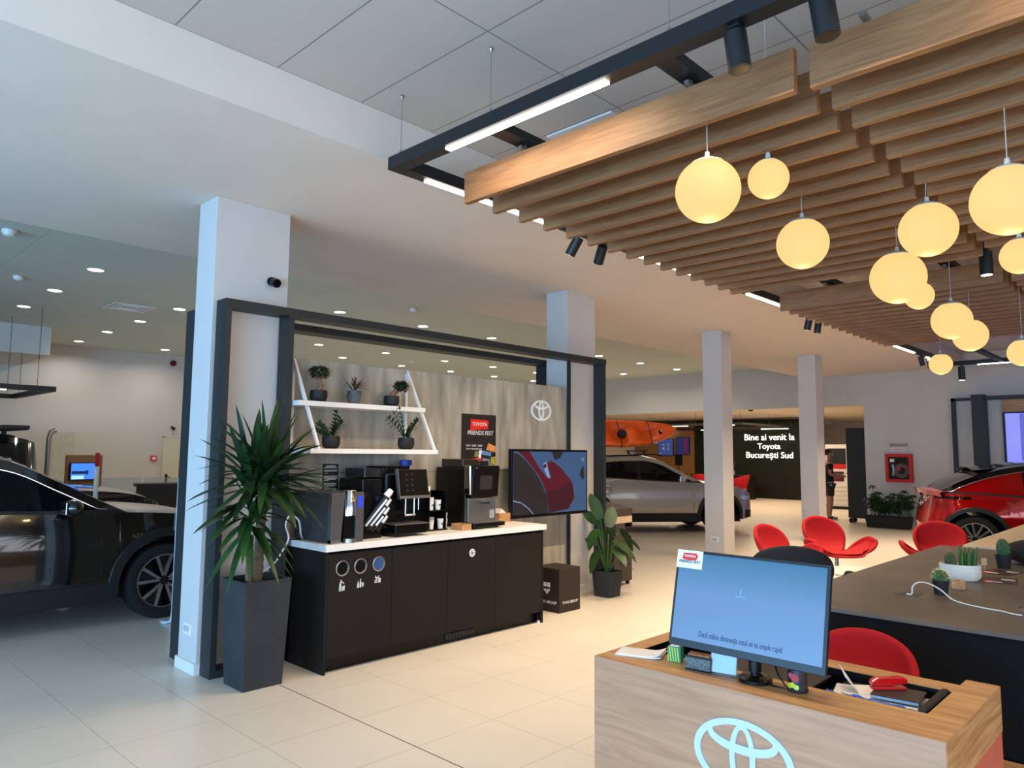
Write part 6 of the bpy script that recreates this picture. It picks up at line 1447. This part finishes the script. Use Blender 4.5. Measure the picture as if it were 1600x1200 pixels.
for s_ in (1, -1):
    sh = skin('shoe', [((-.04, s_*.10, .05), .045), ((.08, s_*.105, .042), .042), ((.16, s_*.11, .032), .034)], [(0, 1), (1, 2)], mat('black_shoe', (.05, .05, .055), .6), pt)
    m = MB(); m.box((.06, s_*.105, .008), (.26, .085, .016)); m.build('sole', WHT, sh, bevel=.006)
m = MB()
for k in range(3): m.box((.05+.025*k, -.1525, .05), (.008, .004, .05))
m.build('shoe_stripe', WHT, pt)
# hair, face
m = MB(); m.sphere((.012, 0, 1.675), .090, 24, 14, (1.0, .86, .95)); o = m.build('hair', mat('short_brown_hair', (.15, .11, .09), .9, var=.3, scale=60), pt, smooth=True); o.location = (-.028, 0, .020)
for s_ in (1, -1):
    m = MB(); m.sphere((.108, s_*.032, 1.648), .010, 12, 8); m.build('eye', WHT, pt, smooth=True); m = MB(); m.sphere((.116, s_*.032, 1.648), .005, 10, 6); m.build('pupil', PLASTB, pt, smooth=True)
    m = MB(); m.sphere((.02, s_*.078, 1.635), .022, 12, 8, (.7, .35, 1)); m.build('ear', SKIN, pt, smooth=True)
m = MB(); m.tube([(.105, 0, 1.655), (.128, 0, 1.622), (.112, 0, 1.615)], [.008, .013, .008], 10); m.build('nose', SKIN, pt, smooth=True)
m = MB(); m.tube([(.104, -.024, 1.588), (.113, 0, 1.590), (.104, .024, 1.588)], [.003, .006, .003], 8); m.build('mouth', mat('lips', (.50, .28, .25), .5), pt, smooth=True)
def hand(c, s_):
    o = Vector(c); fw_ = Vector((.9, -s_*.3, -.05)).normalized(); sd = Vector((.1, .2, 1)).cross(fw_).normalized()*(-s_)
    j = [(tuple(o-fw_*.02), (.026, .020)), (tuple(o+fw_*.03), (.034, .018)), (tuple(o+fw_*.06), (.034, .016))]; b = [(0, 1), (1, 2)]
    h = skin('palm', j, b, SKIN, body, 1)
    for k in range(4):
        e = o+fw_*.065+sd*(-.024+.016*k); l = (.055, .065, .060, .045)[k]; up_ = Vector((0, 0, 1))
        m = MB(); m.tube([e, e+fw_*l*.5+up_*.004, e+fw_*l*.85-up_*.010+Vector((0, -s_*.008, 0)), e+fw_*l*.95-up_*.024], [.009, .0085, .008, .006], 8); m.build('finger', SKIN, h, smooth=True)
    e = o+fw_*.02+sd*(-.032); m = MB(); m.tube([e, e+fw_*.03-sd*.015+Vector((0, 0, .008)), e+fw_*.055-sd*.008+Vector((0, 0, .014))], [.011, .010, .007], 8); m.build('thumb', SKIN, h, smooth=True)
hand((.275, .10, 1.12), 1); hand((.275, -.10, 1.09), -1)
t = thing('mobile_phone', 'dark phone in the hands of the standing person', 'phone', tuple(pt.matrix_basis @ Vector((.40, .02, 1.135))), math.radians(-55)); m = MB(); m.X = Matrix.Rotation(-.5, 4, 'Y'); m.box((0, 0, .012), (.15, .075, .009)); m.build('phone_body', PLASTB, t, bevel=.003)
m = MB(); m.box((.0, -.185, .90), (.05, .02, .10)); m.build('belt_badge', mat('badge_blue', (.45, .60, .70), .5), pt)
